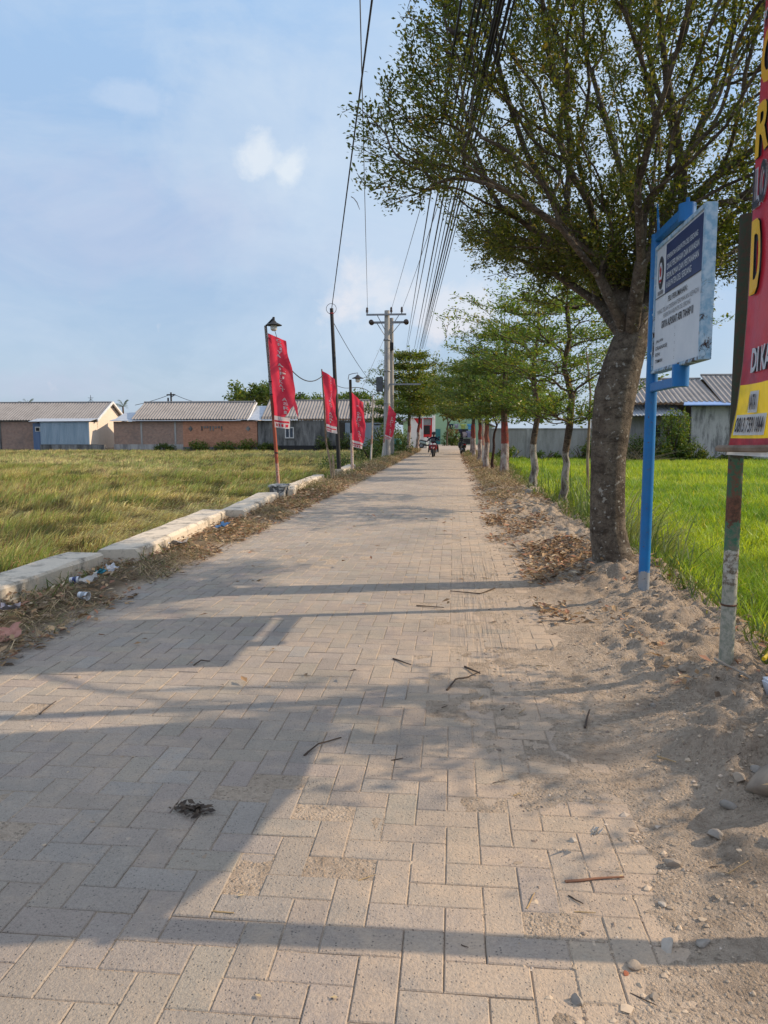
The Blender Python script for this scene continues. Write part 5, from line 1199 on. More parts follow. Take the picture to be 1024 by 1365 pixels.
def skin_body(chains, links, name, parent, colfn, root):
    me = bpy.data.meshes.new(name+'_skel'); V, E, Rr = [], [], []; idx = {}
    for ch in chains:
        prev = None
        for nm, p, r in ch:
            if nm in idx: k = idx[nm]
            else: k = len(V); idx[nm] = k; V.append(p); Rr.append(r)
            if prev is not None: E.append((prev, k))
            prev = k
    me.from_pydata(V, E, []); o = bpy.data.objects.new(name+'_skel', me); COL.objects.link(o)
    sk = o.modifiers.new('s', 'SKIN'); sk.use_smooth_shade = True; sk.branch_smoothing = .4
    sv = me.skin_vertices[0].data
    for k, r in enumerate(Rr):
        sv[k].radius = (r if hasattr(r, '__len__') else (r, r)); sv[k].use_root = (k == idx[root])
    o.modifiers.new('u', 'SUBSURF').levels = 2
    dg = bpy.context.evaluated_depsgraph_get(); m2 = bpy.data.meshes.new_from_object(o.evaluated_get(dg))
    bpy.data.objects.remove(o)
    co = np.array([v.co[:] for v in m2.vertices]); c = colfn(co)
    a = m2.attributes.new('Col', 'FLOAT_COLOR', 'POINT'); cc = np.ones((len(co), 4), np.float32); cc[:, :3] = c; a.data.foreach_set('color', cc.ravel())
    for p in m2.polygons: p.use_smooth = True
    m2.materials.clear()
    ob = bpy.data.objects.new(name, m2); COL.objects.link(ob); ob.parent = parent; return ob
mm, nt, out = nodes_of('clothed_body'); a = N(nt, 'ShaderNodeAttribute', attribute_name='Col').outputs['Color']; bsdf(nt, out, a, .8, noise(nt, coords(nt), 30), .2, .01, spec=.2); body_m = mm
per = thing('person', (RP[0], RP[1]+.9, .0), 'rider in black helmet and dark navy shirt sitting on the red scooter', 'person', None, R(-2))
ch = [[('pel', (0, .22, .80), (.15, .12)), ('wai', (0, .21, .92), (.14, .105)), ('che', (0, .15, 1.10), (.165, .115)), ('nek', (0, .10, 1.24), .06), ('hed', (0, .075, 1.31), .068), ('hed2', (0, .06, 1.40), .082), ('hed3', (0, .06, 1.46), .06)]]
for s_, n_ in ((-1, 'l'), (1, 'r')):
    ch.append([('che', 0, 0), (n_+'sh', (s_*.185, .13, 1.17), .07), (n_+'el', (s_*.36, -.04, 1.00), .05), (n_+'wr', (s_*.345, -.28, 1.00), .034), (n_+'pa', (s_*.34, -.335, 1.005), .03)])
    for k, (dx, dz_) in enumerate(((-.03, 0), (-.01, .0), (.012, .0), (.032, -.002))):
        l_ = (.85, 1.0, .95, .75)[k]
        ch.append([(n_+'pa', 0, 0), (n_+'f%d' % k, (s_*.345+dx, -.37, 1.012), .010), (n_+'g%d' % k, (s_*.345+dx, -.37-.028*l_, .998), .0095), (n_+'h%d' % k, (s_*.345+dx, -.375-.012*l_, .966), .008)])
    ch.append([(n_+'pa', 0, 0), (n_+'t', (s_*.315, -.35, .985), .011), (n_+'t2', (s_*.318, -.385, .962), .009)])
    ch.append([('pel', 0, 0), (n_+'hp', (s_*.11, .18, .77), .095), (n_+'kn', (s_*.25, -.20, .66), .068), (n_+'an', (s_*.29, -.12, .33), .045), (n_+'to', (s_*.30, -.27, .29), .035)])
def bc(co):
    x, y, z = co[:, 0], co[:, 1], co[:, 2]; c = np.tile(np.array([.014, .016, .034]), (len(co), 1))
    leg = (z < .84) & ~((np.abs(x) > .28) & (z > .9)); c[leg] = (.016, .015, .016)
    sk = ((z > 1.235) & (np.abs(x) < .13)) | ((y < -.20) & (z > .9)); c[sk] = (.21, .11, .07)
    ft = (z < .34); c[ft] = (.03, .025, .022); return c
bo = skin_body(ch, None, 'body', per, bc, 'pel'); bo.data.materials.append(body_m)
MB().lathe([(.128, -.02), (.135, .03), (.128, .09), (.10, .14), (.05, .165), (.005, .17)], (0, .07, 1.385), 18).build('helmet', blackp, per, smooth=True)
MB().lathe([(.05, 0), (.118, .0), (.12, -.014), (.05, -.012)], (0, -.01, 1.435), 14).build('helmet_peak', blackp, per, smooth=True)
MB().tube([(-.035, -.018, 1.352), (0, -.028, 1.348), (.035, -.018, 1.352)], .006, 6).build('mouth', simple('lip', (.16, .06, .05), (.14, .05, .04)), per)
for s_ in (-1, 1): MB().lathe([(.001, -.01), (.011, -.004), (.011, .004), (.001, .01)], (s_*.032, -.022, 1.412), 8, axis='Y').build('eye', simple('eye_dark', (.03, .02, .02), (.5, .5, .5), 3, .3), per)
MB().add([(-.012, -.012, 1.41), (.012, -.012, 1.41), (.016, -.02, 1.375), (-.016, -.02, 1.375), (0, -.045, 1.378)], [(0, 1, 4), (1, 2, 4), (2, 3, 4), (3, 0, 4)]).build('nose', simple('skin', (.21, .11, .07), (.19, .1, .065)), per)
scooter((.62, 51.3, .0), R(188), 'parked dark scooter at the right edge of the lane, by the trunks', blackp)
pk = gz(562, 598)
scooter((-2.55, 71.5, .0), R(60), 'pale scooter parked half hidden beside the guard post', simple('scooter_pale', (.35, .42, .38), (.3, .36, .33), 4, .3, spec=.5))

# ================================================================== TREES
def grow(chains, tips, bf=.35, step=.2, first=0.0, seed=1, bend=.35, sagup=.05):
    g = np.random.default_rng(seed); cap = 70000
    pos = np.zeros((cap, 3)); par = np.full(cap, -1); dr = np.zeros((cap, 3)); path = np.zeros(cap); okk = np.zeros(cap, bool); n = 0
    ends = []
    for c, elig in chains:
        c = [np.array(p, float) for p in c]
        if n == 0: par_i = -1
        else: par_i = int(np.argmin(np.linalg.norm(pos[:n]-c[0], axis=1)))
        for k, p in enumerate(c):
            if n > 0 and k == 0: continue
            pos[n] = p; par[n] = par_i
            if par_i >= 0:
                d = p-pos[par_i]; l_ = np.linalg.norm(d); dr[n] = d/max(l_, 1e-6); path[n] = path[par_i]+l_
            else: dr[n] = (0, 0, 1)
            okk[n] = p[2] > first and elig
            par_i = n; n += 1
    nman = n
    for t in tips:
        v = t-pos[:n]; d = np.linalg.norm(v, axis=1)+1e-6; ang = 1-(v*dr[:n]).sum(1)/d
        cost = d*(1+.5*ang)+bf*path[:n]; cost[~okk[:n]] = 1e9
        i_ = int(np.argmin(cost)); D = d[i_]; m_ = max(1, int(math.ceil(D/step)))
        p0 = pos[i_].copy(); p1 = p0+dr[i_]*D*bend+v[i_]*.15+np.array([0, 0, sagup*D]); p2 = t; pi_ = i_
        for k in range(1, m_+1):
            s_ = k/m_; p = p0*(1-s_)**2+2*p1*s_*(1-s_)+p2*s_*s_
            if k < m_: p = p+g.normal(0, .008*min(D, 1), 3)
            if n >= cap: break
            pos[n] = p; par[n] = pi_; dd = p-pos[pi_]; l_ = np.linalg.norm(dd)+1e-6; dr[n] = dd/l_; path[n] = path[pi_]+l_; okk[n] = True; pi_ = n; n += 1
    cnt = np.zeros(n)
    haskid = np.zeros(n, bool); haskid[par[1:n]] = True
    cnt[~haskid] = 1
    for i_ in range(n-1, 0, -1): cnt[par[i_]] += cnt[i_]
    return pos[:n], par[:n], dr[:n], cnt, nman
def wood(pos, par, rad, name, mat, parent, rmin=0.0, nmax=12, skip=0.0):
    n = len(pos); kids = [[] for _ in range(n)]
    for i_ in range(1, n): kids[par[i_]].append(i_)
    V, Lp, off = [], [], 0
    stack = [(0, None)]
    while stack:
        s_, p_ = stack.pop(); ch_ = [s_] if p_ is None else [p_, s_]; c_ = s_
        while kids[c_]:
            ks = sorted(kids[c_], key=lambda q: -rad[q])
            for q in ks[1:]: stack.append((q, c_))
            c_ = ks[0]; ch_.append(c_)
        r = rad[ch_].copy()
        if p_ is not None: r[0] = min(r[0], r[1]*1.35)
        if r.max() < skip: continue
        P = pos[ch_]; m_ = len(P)
        if m_ < 2: continue
        k = nmax if r[1] > .06 else (7 if r[1] > .02 else (5 if r[1] > .008 else 3))
        T_ = np.zeros_like(P); T_[1:-1] = P[2:]-P[:-2]; T_[0] = P[1]-P[0]; T_[-1] = P[-1]-P[-2]
        T_ /= (np.linalg.norm(T_, axis=1, keepdims=True)+1e-9)
        u = np.cross(T_[0], [.3, .9, .1]); u /= np.linalg.norm(u)
        a = np.arange(k)*2*pi/k
        for j in range(m_):
            u = u-T_[j]*(u@T_[j]); u /= (np.linalg.norm(u)+1e-9); w_ = np.cross(T_[j], u)
            V.append(P[j]+(np.cos(a)[:, None]*u+np.sin(a)[:, None]*w_)*r[j])
        b_ = off+np.arange(m_-1)[:, None]*k; q = np.arange(k)[None]; q2 = (q+1) % k
        Lp.append(np.stack([b_+q, b_+q2, b_+k+q2, b_+k+q], -1).reshape(-1, 4)); off += m_*k
    V = np.concatenate(V); Lp = np.concatenate(Lp)
    return fast_mesh(name, V, Lp, np.full(len(Lp), 4), mat, parent, smooth=True)
def bark(name, bands=None, c1=(.17, .125, .085), c2=(.075, .055, .04), sc=3.0, lichen=.2):
    m, nt, out = nodes_of(name); v = coords(nt); z = sepxyz(nt, v)[2]
    mp = N(nt, 'ShaderNodeMapping'); mp.inputs['Scale'].default_value = (1, 1, .35); L(nt, v, mp.inputs[0])
    f = noise(nt, mp.outputs[0], sc*3, 7, .7, .4); f2 = noise(nt, v, sc*6, 5, .7); f3 = noise(nt, v, sc*8.5, 3, .6)
    rg = N(nt, 'ShaderNodeMapping'); rg.inputs['Scale'].default_value = (1, 1, 2.2); L(nt, v, rg.inputs[0])
    f4 = noise(nt, rg.outputs[0], sc*1.6, 6, .75, .8); f5 = noise(nt, v, sc*14, 4, .8)
    c = ramp(nt, f, [(.34, c2), (.62, c1)])
    c = mix(nt, ramp(nt, f4, [(.48, 0), (.62, .75)]), c, tuple(q*.42 for q in c2))
    c = mix(nt, ramp(nt, f5, [(.40, .5), (.52, 0)]), c, tuple(q*.5 for q in c2))
    if lichen: c = mix(nt, ramp(nt, f3, [(.62, 0), (.66, lichen*1.5)]), c, (.40, .385, .34))
    if bands:
        zz = math_(nt, 'ADD', z, math_(nt, 'MULTIPLY', math_(nt, 'SUBTRACT', f2, .5), .22))
        (zw, cw), (zr, cr) = bands
        worn = ramp(nt, f, [(.40, .10), (.58, .92)])
        if zr: c = mix(nt, math_(nt, 'MULTIPLY', worn, math_(nt, 'LESS_THAN', zz, zr)), c, cr)
        c = mix(nt, math_(nt, 'MULTIPLY', worn, math_(nt, 'LESS_THAN', zz, zw)), c, cw)
    bsdf(nt, out, c, .92, math_(nt, 'ADD', math_(nt, 'ADD', f, math_(nt, 'MULTIPLY', f4, .8)), math_(nt, 'MULTIPLY', f5, .4)), 1.0, .03, spec=.1); return m
leaf_m = leafmat('tree_leaf', .42, .45, (1.35, 1.2, .45), .05)
def foliage(name, pos, par, dr, cnt, parent, K, size, cols, wts, seed, maxcnt=3, spread=.06, up=.8, aspect=.45, z0=-9, sel=None, jit=.3, more=None):
    g = np.random.default_rng(seed)
    ids = np.where((cnt <= maxcnt) & (pos[:, 2] > z0))[0]
    if sel is not None: ids = ids[sel(pos[ids])]
    ids = np.repeat(ids, K if more is None else (K+more(pos[ids])).astype(int)); n = len(ids)
    s_ = g.random((n, 1)); P = pos[ids]*(1-s_)+pos[par[ids]]*s_+g.normal(0, spread*.45, (n, 3))
    rd = g.normal(0, 1, (n, 3)); rd[:, 2] = rd[:, 2]*.5+.15
    D = dr[ids]*.7+rd*.75; D /= np.linalg.norm(D, axis=1, keepdims=True)+1e-9
    Nn = np.stack([g.normal(0, .55, n), g.normal(0, .55, n), np.full(n, up)], 1)
    ln = size*(.65+.7*g.random(n))
    cl = fbm(P[:, 0]*1.3+seed, P[:, 1]*1.3+P[:, 2]*1.7, 3)
    c = palette(n, cols, wts, jit, g)*(.8+.5*cl[:, None])
    V, lo, tt, cc = leaf_quads(P, D, Nn, ln, ln*aspect, c)
    return fast_mesh(name, V, lo, tt, leaf_m, parent, cc)
GREEN = [(.075, .13, .018), (.115, .165, .022), (.17, .20, .028), (.25, .21, .035)]
def envelope_tips(n, c, rfun, z0, z1, g, bias=.5, ell=None):
    out_ = []
    while len(out_) < n:
        z = g.uniform(z0, z1); a = g.random()*2*pi; rm = rfun(z, a)
        if rm <= 0: continue
        r = rm*(g.random()**bias)
        if g.random() > r/rm*.6+.4: continue
        out_.append((c[0]+r*cos(a), c[1]+r*sin(a), z))
    return np.array(out_)
# ---- the big tree
bt = (1.71, 7.95); zb = float(gh(*bt))
X = lambda p_, q_, y: tuple(gy(p_, q_, y))
t = thing('shade_tree', (0, 0, 0), 'big spreading shade tree with a thick bulging trunk right of the lane', 'tree')
trunk = [(1.73, 7.95, zb-.25), X(818, 752, 7.95), X(810, 705, 7.95), X(810, 655, 7.96), X(811, 609, 7.97), X(815, 565, 7.97), X(820, 525, 7.98), X(829, 490, 7.99), X(840, 455, 8.0), X(849, 425, 8.02)]
limbs = [([trunk[-1], X(790, 340, 8.1), X(740, 270, 8.2), X(700, 200, 8.3), X(670, 110, 8.4)], True), ([trunk[-2], X(800, 370, 7.6), X(745, 300, 7.2), X(690, 262, 6.9), X(620, 220, 6.7)], True),
         ([trunk[-1], X(868, 330, 8.6), X(870, 250, 8.9), X(880, 150, 9.2), X(900, 40, 9.6)], True), ([trunk[-1], X(905, 290, 8.0), X(955, 235, 7.8), X(1010, 195, 7.6), X(1090, 130, 7.4)], True),
         ([trunk[-2], X(855, 350, 7.3), X(850, 250, 6.8), X(875, 160, 6.4), X(905, 60, 6.1)], True), ([trunk[-1], X(850, 300, 8.4), X(820, 200, 8.8), X(790, 100, 9.2), X(760, 0, 9.6)], True),
         ([trunk[-2], X(800, 405, 8.8), X(740, 365, 9.4), X(690, 345, 9.8)], True), ([trunk[-2], X(930, 370, 8.8), X(985, 330, 9.3), X(1060, 290, 9.6)], True), ([trunk[-2], X(905, 370, 7.0), X(985, 270, 6.2), X(1075, 170, 5.7)], True),
         ([trunk[-1], X(900, 250, 8.4), X(945, 140, 8.6), X(975, 40, 8.8)], True)]
g = np.random.default_rng(12)
def rf(z, a):
    left = max(0, -cos(a)); right = max(0, cos(a)); near = max(0, -sin(a))
    rmax = 2.6*left+4.1*right+3.0*abs(sin(a)); rmax = rmax/(left+right+abs(sin(a)))
    lowr = (z-2.75)/.62 if z < 4.6 else 99
    top = rmax*sqrt(max(0, 1-((z-4.6)/3.1)**2)) if z > 4.6 else rmax
    return min(lowr*(1.0 if z > 3.2 else 1.2), top)
tips = envelope_tips(3500, (1.9, 8.1), rf, 2.95, 7.6, g, .5)
# long feathery sprays on the lane side
ex = [X(462, 182, 7.6), X(478, 238, 7.5), X(540, 100, 7.9), X(500, 110, 7.7), X(560, 40, 8.0), X(585, 5, 8.0), X(475, 150, 7.4), X(520, 205, 7.2), X(505, 250, 7.8), X(545, 165, 7.6), X(530, 60, 7.8), X(560, 225, 7.0), X(615, 305, 9.4), X(640, 330, 9.6), X(650, 350, 9.0), X(690, 385, 9.5), X(620, 325, 8.8), X(660, 310, 9.2)]
exx = []
for p in ex:
    lowl = p[2] < 4.3 and p[1] > 8.7
    for k in range(30 if lowl else 20): exx.append(np.array(p)+np.array([abs(g.normal(0, .55 if lowl else .40)), g.normal(0, .4 if lowl else .28), g.normal(0, .09)]))
for k in range(690):       # low sunlit layer on the lane side and behind the signs
    s_ = g.random()
    if k < 430: p = np.array(X(615+225*s_, 312+75*s_, 9.9-.5*s_))+np.array([g.normal(0, .1), g.normal(0, .45), abs(g.normal(0, .13))-.02])
    elif k >= 580: p = np.array([6.2+g.normal(0, .8), 5.25+g.normal(0, .3), 3.55+g.normal(0, .25)])
    else: p = np.array(X(940+150*s_, 360-80*s_, 9.2+.5*s_))+np.array([g.normal(0, .1), g.normal(0, .5), g.normal(0, .22)])
    exx.append(p)
tips = np.concatenate([tips, np.array(exx)])
def scr(P): d = P-EYE; zz = d@FW; return 512+F*(d@RT)/zz, 682.5-F*(d@UP)/zz
keep = ~((tips[:, 0] < .4) & (tips[:, 2] < 3.3))
tips = tips[keep]
tips = tips[np.argsort(np.linalg.norm(tips-np.array(trunk[-1]), axis=1)+g.normal(0, .3, len(tips)))]
pos, par, dr, cnt, nm = grow([(trunk, False)]+limbs, tips, .45, .17, 2.5, 3, .34, .04)
rad = .0036*cnt**.475
for k in range(len(trunk)): rad[k] = max(rad[k], (.25, .215, .185, .178, .18, .198, .212, .20, .18, .165)[k])
pos = EYE+(pos-EYE)*.92; rad = rad*.92
wood(pos, par, rad, 'trunk', bark('big_bark', None, (.20, .165, .125), (.09, .07, .055), 2.4, .45), t, nmax=18)
BIGG = [(.070, .105, .016), (.105, .135, .022), (.165, .175, .028), (.23, .18, .03)]
foliage('crown', pos, par, dr, cnt, t, 18, .043, BIGG, [4, 4, 2, .7], 5, 4, .10, .9, .46, more=lambda P: (P[:, 0] > .55+.25*np.sin(P[:, 2]*5))*11)
# ---- row of young layered trees on the right
WHITE, RED = (.38, .36, .32), (.27, .055, .045)
def layered(loc, h0, h1, rad0, R_, n, label, seed, leafs, K, bands, tiers=5, lean=(0, 0), cols=GREEN, wts=(4, 4, 3, 1), leader=0.0, cat='tree', name='layered_tree', vee=.35, group=None, bc1=(.17, .125, .085), bc2=(.07, .05, .04), step=.25, skip=.0, bias=.42):
    g = np.random.default_rng(seed); x, y = loc; zb = float(gh(x, y))
    t = thing(name, (x, y, zb), label, cat, group)
    tr = [(0, 0, -.2)]; m_ = 6
    for k in range(m_+1):
        s_ = k/m_; tr.append((lean[0]*s_+.02*g.normal(), lean[1]*s_+.02*g.normal(), h0*.9*s_))
    topc = [tr[-1]]
    for k in range(1, 7): s_ = k/6; topc.append((tr[-1][0]+.05*g.normal(), tr[-1][1]+.05*g.normal(), h0*.9+(h1-h0*.9)*s_))
    tips = []
    for k in range(n):
        ti = g.integers(0, tiers); s_ = (ti+.5)/tiers
        rr = R_*(.50+.62*min(1, s_*2.2))*(1-.55*max(0, (s_-.35)/.65)**1.3)*(.62+.30*g.random()+.55*(g.random() < .16))
        a = g.random()*2*pi; r = rr*g.random()**bias
        z = h0+(h1-h0)*(s_*.92+.02)+vee*(r/R_)**1.2*(h1-h0)*.35*(1-s_*.5)+g.normal(0, .022*(h1-h0)/2)
        tips.append((tr[-1][0]+r*cos(a), tr[-1][1]+r*sin(a), z))
    tips = np.array(tips); tips = tips[np.argsort(np.linalg.norm(tips-np.array(tr[-1]), axis=1))]
    pos, par, dr, cnt, nm = grow([(tr, False), (topc, True)], tips, .28, step, h0*.8, seed, .3, .08)
    if leader:
        pass
    rd = np.maximum(.0045*cnt**.45, .004)
    for k in range(len(tr)): rd[k] = rad0*(1.18 if k < 2 else 1.0-.04*k)
    for k in range(len(tr), len(tr)+6): rd[k] = max(rd[k], rad0*.6*(1-(k-len(tr))/7))
    wood(pos, par, rd, 'trunk', bark('bark_%s' % label[:24].replace(' ', '_'), bands, bc1, bc2, 3, .15), t, nmax=12, skip=skip)
    if leader:
        MB().tube([tuple(topc[-1]), (topc[-1][0]+.03, topc[-1][1], h1+leader*.5), (topc[-1][0], topc[-1][1]+.02, h1+leader)], [.014, .01, .005], 6).build('leader', bark('leader_bark', None), t)
        gg = np.random.default_rng(seed+1); q = 110; zz = h1+leader*(.35+.65*gg.random(q)**.6); az = gg.random(q)*6.28; rr = .05+.20*gg.random(q)
        P = np.stack([topc[-1][0]+rr*np.cos(az), topc[-1][1]+rr*np.sin(az), zz], 1)
        V, lo, tt, c = leaf_quads(P, np.stack([np.cos(az), np.sin(az), .5+0*az], 1), np.stack([gg.normal(0, .4, q), gg.normal(0, .4, q), np.ones(q)], 1), np.full(q, leafs*1.1), np.full(q, leafs*.5), palette(q, cols, wts, .2, gg))
        fast_mesh('foliage', V, lo, tt, leaf_m, t, c)
    foliage('crown', pos, par, dr, cnt, t, K, leafs, cols, wts, seed, 3, leafs*1.6, .9, .48)
    return t
LG = [(.075, .15, .018), (.115, .19, .024), (.17, .22, .03), (.24, .225, .04)]
DG = [(.05, .10, .015), (.08, .135, .02), (.115, .165, .025), (.17, .18, .03)]
layered((2.1, 14.2), 1.05, 4.2, .085, 1.95, 1100, 'slender whitewashed tree nearest behind the big trunk, with a bare leader', 21, .068, 12, ((1.0, WHITE), (0, RED)), 4, (.02, 0), LG, leader=.75, vee=.9, bias=.36)
layered((1.9, 17.6), 1.35, 4.5, .10, 1.85, 1050, 'second slender tree behind the big trunk, taller than its neighbour', 22, .072, 11, ((1.0, WHITE), (0, RED)), 4, (-.06, .03), LG, leader=.0, vee=.8, bias=.36)
layered((1.65, 24.4), 1.75, 4.9, .16, 1.95, 1100, 'dense tree with whitewashed trunk and bright red band', 23, .095, 13, ((1.05, WHITE), (1.75, RED)), 5, (.0, .0), DG, leader=.75)
layered((1.43, 27.6), 1.5, 3.1, .06, 1.0, 300, 'thin dark stemmed sapling beside the red banded tree', 24, .11, 4, ((.0, WHITE), (0, RED)), 3, (.05, .02), LG, bc1=(.09, .045, .035), bc2=(.04, .025, .02))
layered((1.32, 30.4), 1.7, 4.6, .13, 1.9, 800, 'whitewashed tree standing just beyond the thin dark sapling', 25, .115, 12, ((1.0, WHITE), (1.7, (.30, .11, .08))), 4, (0, 0), DG)
layered((1.24, 35.8), 1.8, 5.0, .12, 2.0, 800, 'sixth tree of the right row, red band above white paint', 26, .125, 12, ((1.1, WHITE), (1.8, RED)), 4, (0, 0), GREEN)
layered((1.12, 41.5), 1.9, 5.4, .12, 2.2, 800, 'seventh tree of the right row, near the parked scooter', 27, .14, 12, ((1.1, WHITE), (1.9, RED)), 4, (0, 0), DG)
layered((1.15, 47.0), 2.0, 5.9, .13, 2.5, 800, 'eighth tree of the right row, wide and dark green', 28, .16, 12, ((1.2, WHITE), (1.9, RED)), 4, (0, 0), DG)
layered((1.45, 54.0), 2.1, 6.4, .15, 2.7, 800, 'last tree of the right row, in front of the clothes rack', 29, .18, 12, ((1.2, WHITE), (1.9, (.30, .13, .1))), 4, (0, 0), GREEN)
layered((3.5, 4.35), 1.1, 2.9, .06, 1.05, 260, 'small tree in the rice behind the banner, just out of the frame', 30, .075, 5, ((.9, WHITE), (0, RED)), 3, (0, 0), LG, vee=.5)
mb = MB().tube([(2.62, 14.6, -.3), (2.58, 14.6, 1.0), (2.60, 14.6, 2.2), (2.50, 14.6, 3.0)], [.03, .028, .022, .012], 8); tag(mb.build('garden_stake', simple('pale_stake', (.33, .26, .18), (.2, .15, .1), 8, .85), smooth=True), 'tall pale forked stake between the slender tree and the big trunk', 'stake')
tag(MB().tube([(1.30, 33.0, -.1), (1.30, 33.0, 1.0), (1.28, 33.0, 2.0)], .05, 8).build('garden_stake', whitebamboo, smooth=True), 'short white stake between two far whitewashed trunks', 'stake')
# ---- the two trees by the power pole
layered((-3.55, 57.5), 2.5, 7.9, .17, 2.6, 1500, 'tall tiered tree with whitewashed trunk behind the power poles', 31, .19, 9, ((1.5, WHITE), (2.0, (.3, .12, .1))), 6, (.12, 0), GREEN, vee=.4, bias=.36)
layered((-3.15, 64.0), 2.6, 6.6, .16, 2.6, 1000, 'lower tiered tree leaning over the guard post roof', 32, .2, 7, ((1.5, WHITE), (2.2, RED)), 5, (.2, 0), DG, vee=.3)
layered((-4.6, 52.5), 2.2, 4.2, .12, 1.9, 500, 'small dark tree spreading left of the power pole', 33, .17, 7, ((1.2, WHITE), (0, RED)), 3, (0, 0), DG)
# ---- far trees on the horizon
def far_tree(px_, y, ztop, width, label, seed, zc=None, cols=DG, trunk_r=.25, n=260):
    x = gy(px_, 580, y)[0]; g = np.random.default_rng(seed); z0 = 2.0
    t = thing('background_tree', (float(x), y, 0), label, 'tree')
    lobes = [(g.normal(0, width*.28), g.normal(0, width*.25), z0+(ztop-z0)*g.uniform(.45, .8), width*g.uniform(.22, .36)) for _ in range(7)]+[(0, 0, ztop-width*.22, width*.25)]
    tips = []
    for k in range(n):
        q = lobes[g.integers(0, len(lobes))]; d = g.normal(size=3); d /= np.linalg.norm(d); d *= q[3]*g.random()**.4
        tips.append((q[0]+d[0], q[1]+d[1], min(q[2]+d[2]*.7, ztop)))
    tips = np.array(tips); tr = [(0, 0, -.3), (0, 0, .8), (.05, 0, 1.6), (0, 0, z0)]
    tips = tips[np.argsort(np.linalg.norm(tips-np.array(tr[-1]), axis=1))]
    pos, par, dr, cnt, nm = grow([(tr, False)], tips, .25, .6, .5, seed, .3, .05) if False else grow([(tr[:3], False), ([tr[2], tr[3]], True)], tips, .25, .6, .5, seed, .3, .05)
    rd = .012*cnt**.5; rd[:4] = trunk_r
    wood(pos, par, rd, 'trunk', bark('bark_far_%d' % seed, None), t, nmax=8, skip=.02)
    foliage('crown', pos, par, dr, cnt, t, 12, .42, cols, [4, 3, 2, .5], seed, 2, .5, .7, .55)
far_tree(345, 92, 8.0, 6.2, 'broad dark tree showing above the middle house roof', 41)
far_tree(385, 110, 6.6, 6, 'lower dark tree behind the nearest red flag', 42)
far_tree(410, 105, 6.9, 6.5, 'dark tree behind the roof of the blackened house', 43); far_tree(455, 112, 7.2, 8, 'wide dark tree behind the black iron pole', 44); far_tree(485, 108, 7.3, 7, 'dark tree filling the gap left of the power pole', 45)
far_tree(585, 118, 9.5, 9, 'dark tree rising behind the green house roof', 46); far_tree(640, 120, 9.5, 10, 'dark tree behind the right row of young trees', 47)
far_tree(715, 96, 6.5, 9, 'pale green tree beyond the boundary wall', 48, cols=LG)
far_tree(596, 86, 5.0, 3.0, 'yellowish green tree right of the red guard post', 49, cols=[(.15, .155, .02), (.11, .13, .02), (.08, .10, .015), (.2, .16, .03)], trunk_r=.1, n=160)
def palm(px_, y, ztop, label, seed):
    x = gy(px_, 560, y)[0]; g = random.Random(seed); t = thing('palm_tree', (float(x), y, 0), label, 'palm')
    MB().tube([(0, 0, -.3), (.1, 0, ztop*.5), (.05, 0, ztop-1.3)], [.16, .13, .11], 8).build('trunk', bark('palm_bark_%d' % seed, None), t, smooth=True)
    V, Ls, Ts, Cs, off = [], [], [], [], 0
    for k in range(13):
        a = k*2.4+g.random(); el = g.uniform(.1, 1.3); ln = g.uniform(1.5, 2.2)
        for j in range(18):
            s_ = (j+1)/18; p = np.array([.05+cos(a)*cos(el)*ln*s_, sin(a)*cos(el)*ln*s_, ztop-1.3+ln*(sin(el)*s_-.45*s_*s_)])
            for sd in (-1, 1):
                d = np.array([cos(a)*.6-sin(a)*sd*.7, sin(a)*.6+cos(a)*sd*.7, -.35]); l_ = .42*(1-abs(s_-.45)*.9)
                w_ = np.array([cos(a), sin(a), 0])*.035
                V += [p-w_, p+w_, p+d*l_]; Ls += [off, off+1, off+2]; Ts.append(3); Cs += [(.06, .09, .025)]*3; off += 3
    fast_mesh('frond', np.array(V), np.array(Ls), np.array(Ts), leaf_m, t, np.array(Cs)*(1+.2*np.random.default_rng(seed).normal(size=(len(V), 1))))
palm(36, 92, 6.3, 'palm crown peeping over the leftmost roof', 1); palm(53, 100, 6.0, 'lower palm beside the taller palm, far left', 3); palm(164, 96, 6.3, 'palm standing in the gap between the two long houses', 2)

# ---- bushes and tall grass
def bush(loc, rx_, ry_, rz_, label, seed, n=2600, leaf=.12, cols=DG, name='bush', cat='bush', stems=True, z0=0):
    g = np.random.default_rng(seed); x, y = loc; zb = float(gh(x, y))
    t = thing(name, (x, y, zb+z0), label, cat)
    d = g.normal(size=(n*2, 3)); d /= np.linalg.norm(d, axis=1, keepdims=True); d[:, 2] = np.abs(d[:, 2])
    r = g.random(n*2)**.4*(.65+.6*fbm(d[:, 0]*2.2+seed, d[:, 1]*2.2+d[:, 2]*2, 3))
    P = d*r[:, None]*np.array([rx_, ry_, rz_]); k = fbm(P[:, 0]*3/rx_+seed, P[:, 2]*3/rz_+P[:, 1], 3) > .42; P = P[k][:n]; m_ = len(P)
    V, lo, tt, c = leaf_quads(P, g.normal(size=(m_, 3))+np.array([0, 0, .3]), np.stack([g.normal(0, .6, m_), g.normal(0, .6, m_), np.ones(m_)], 1), leaf*(.6+.8*g.random(m_)), leaf*.5*(.6+.8*g.random(m_)), palette(m_, cols, [4, 3, 2, 1], .25, g))
    fast_mesh('foliage', V, lo, tt, leaf_m, t, c)
    mb = MB()
    for k in range(7): a = g.random()*6.28; mb.tube([(0, 0, -.1), (cos(a)*rx_*.3, sin(a)*ry_*.3, rz_*.4), (cos(a)*rx_*.65, sin(a)*ry_*.65, rz_*.75)], [.03*leaf/.1, .02*leaf/.1, .008], 5)
    mb.build('stem', bark_t, t); return t
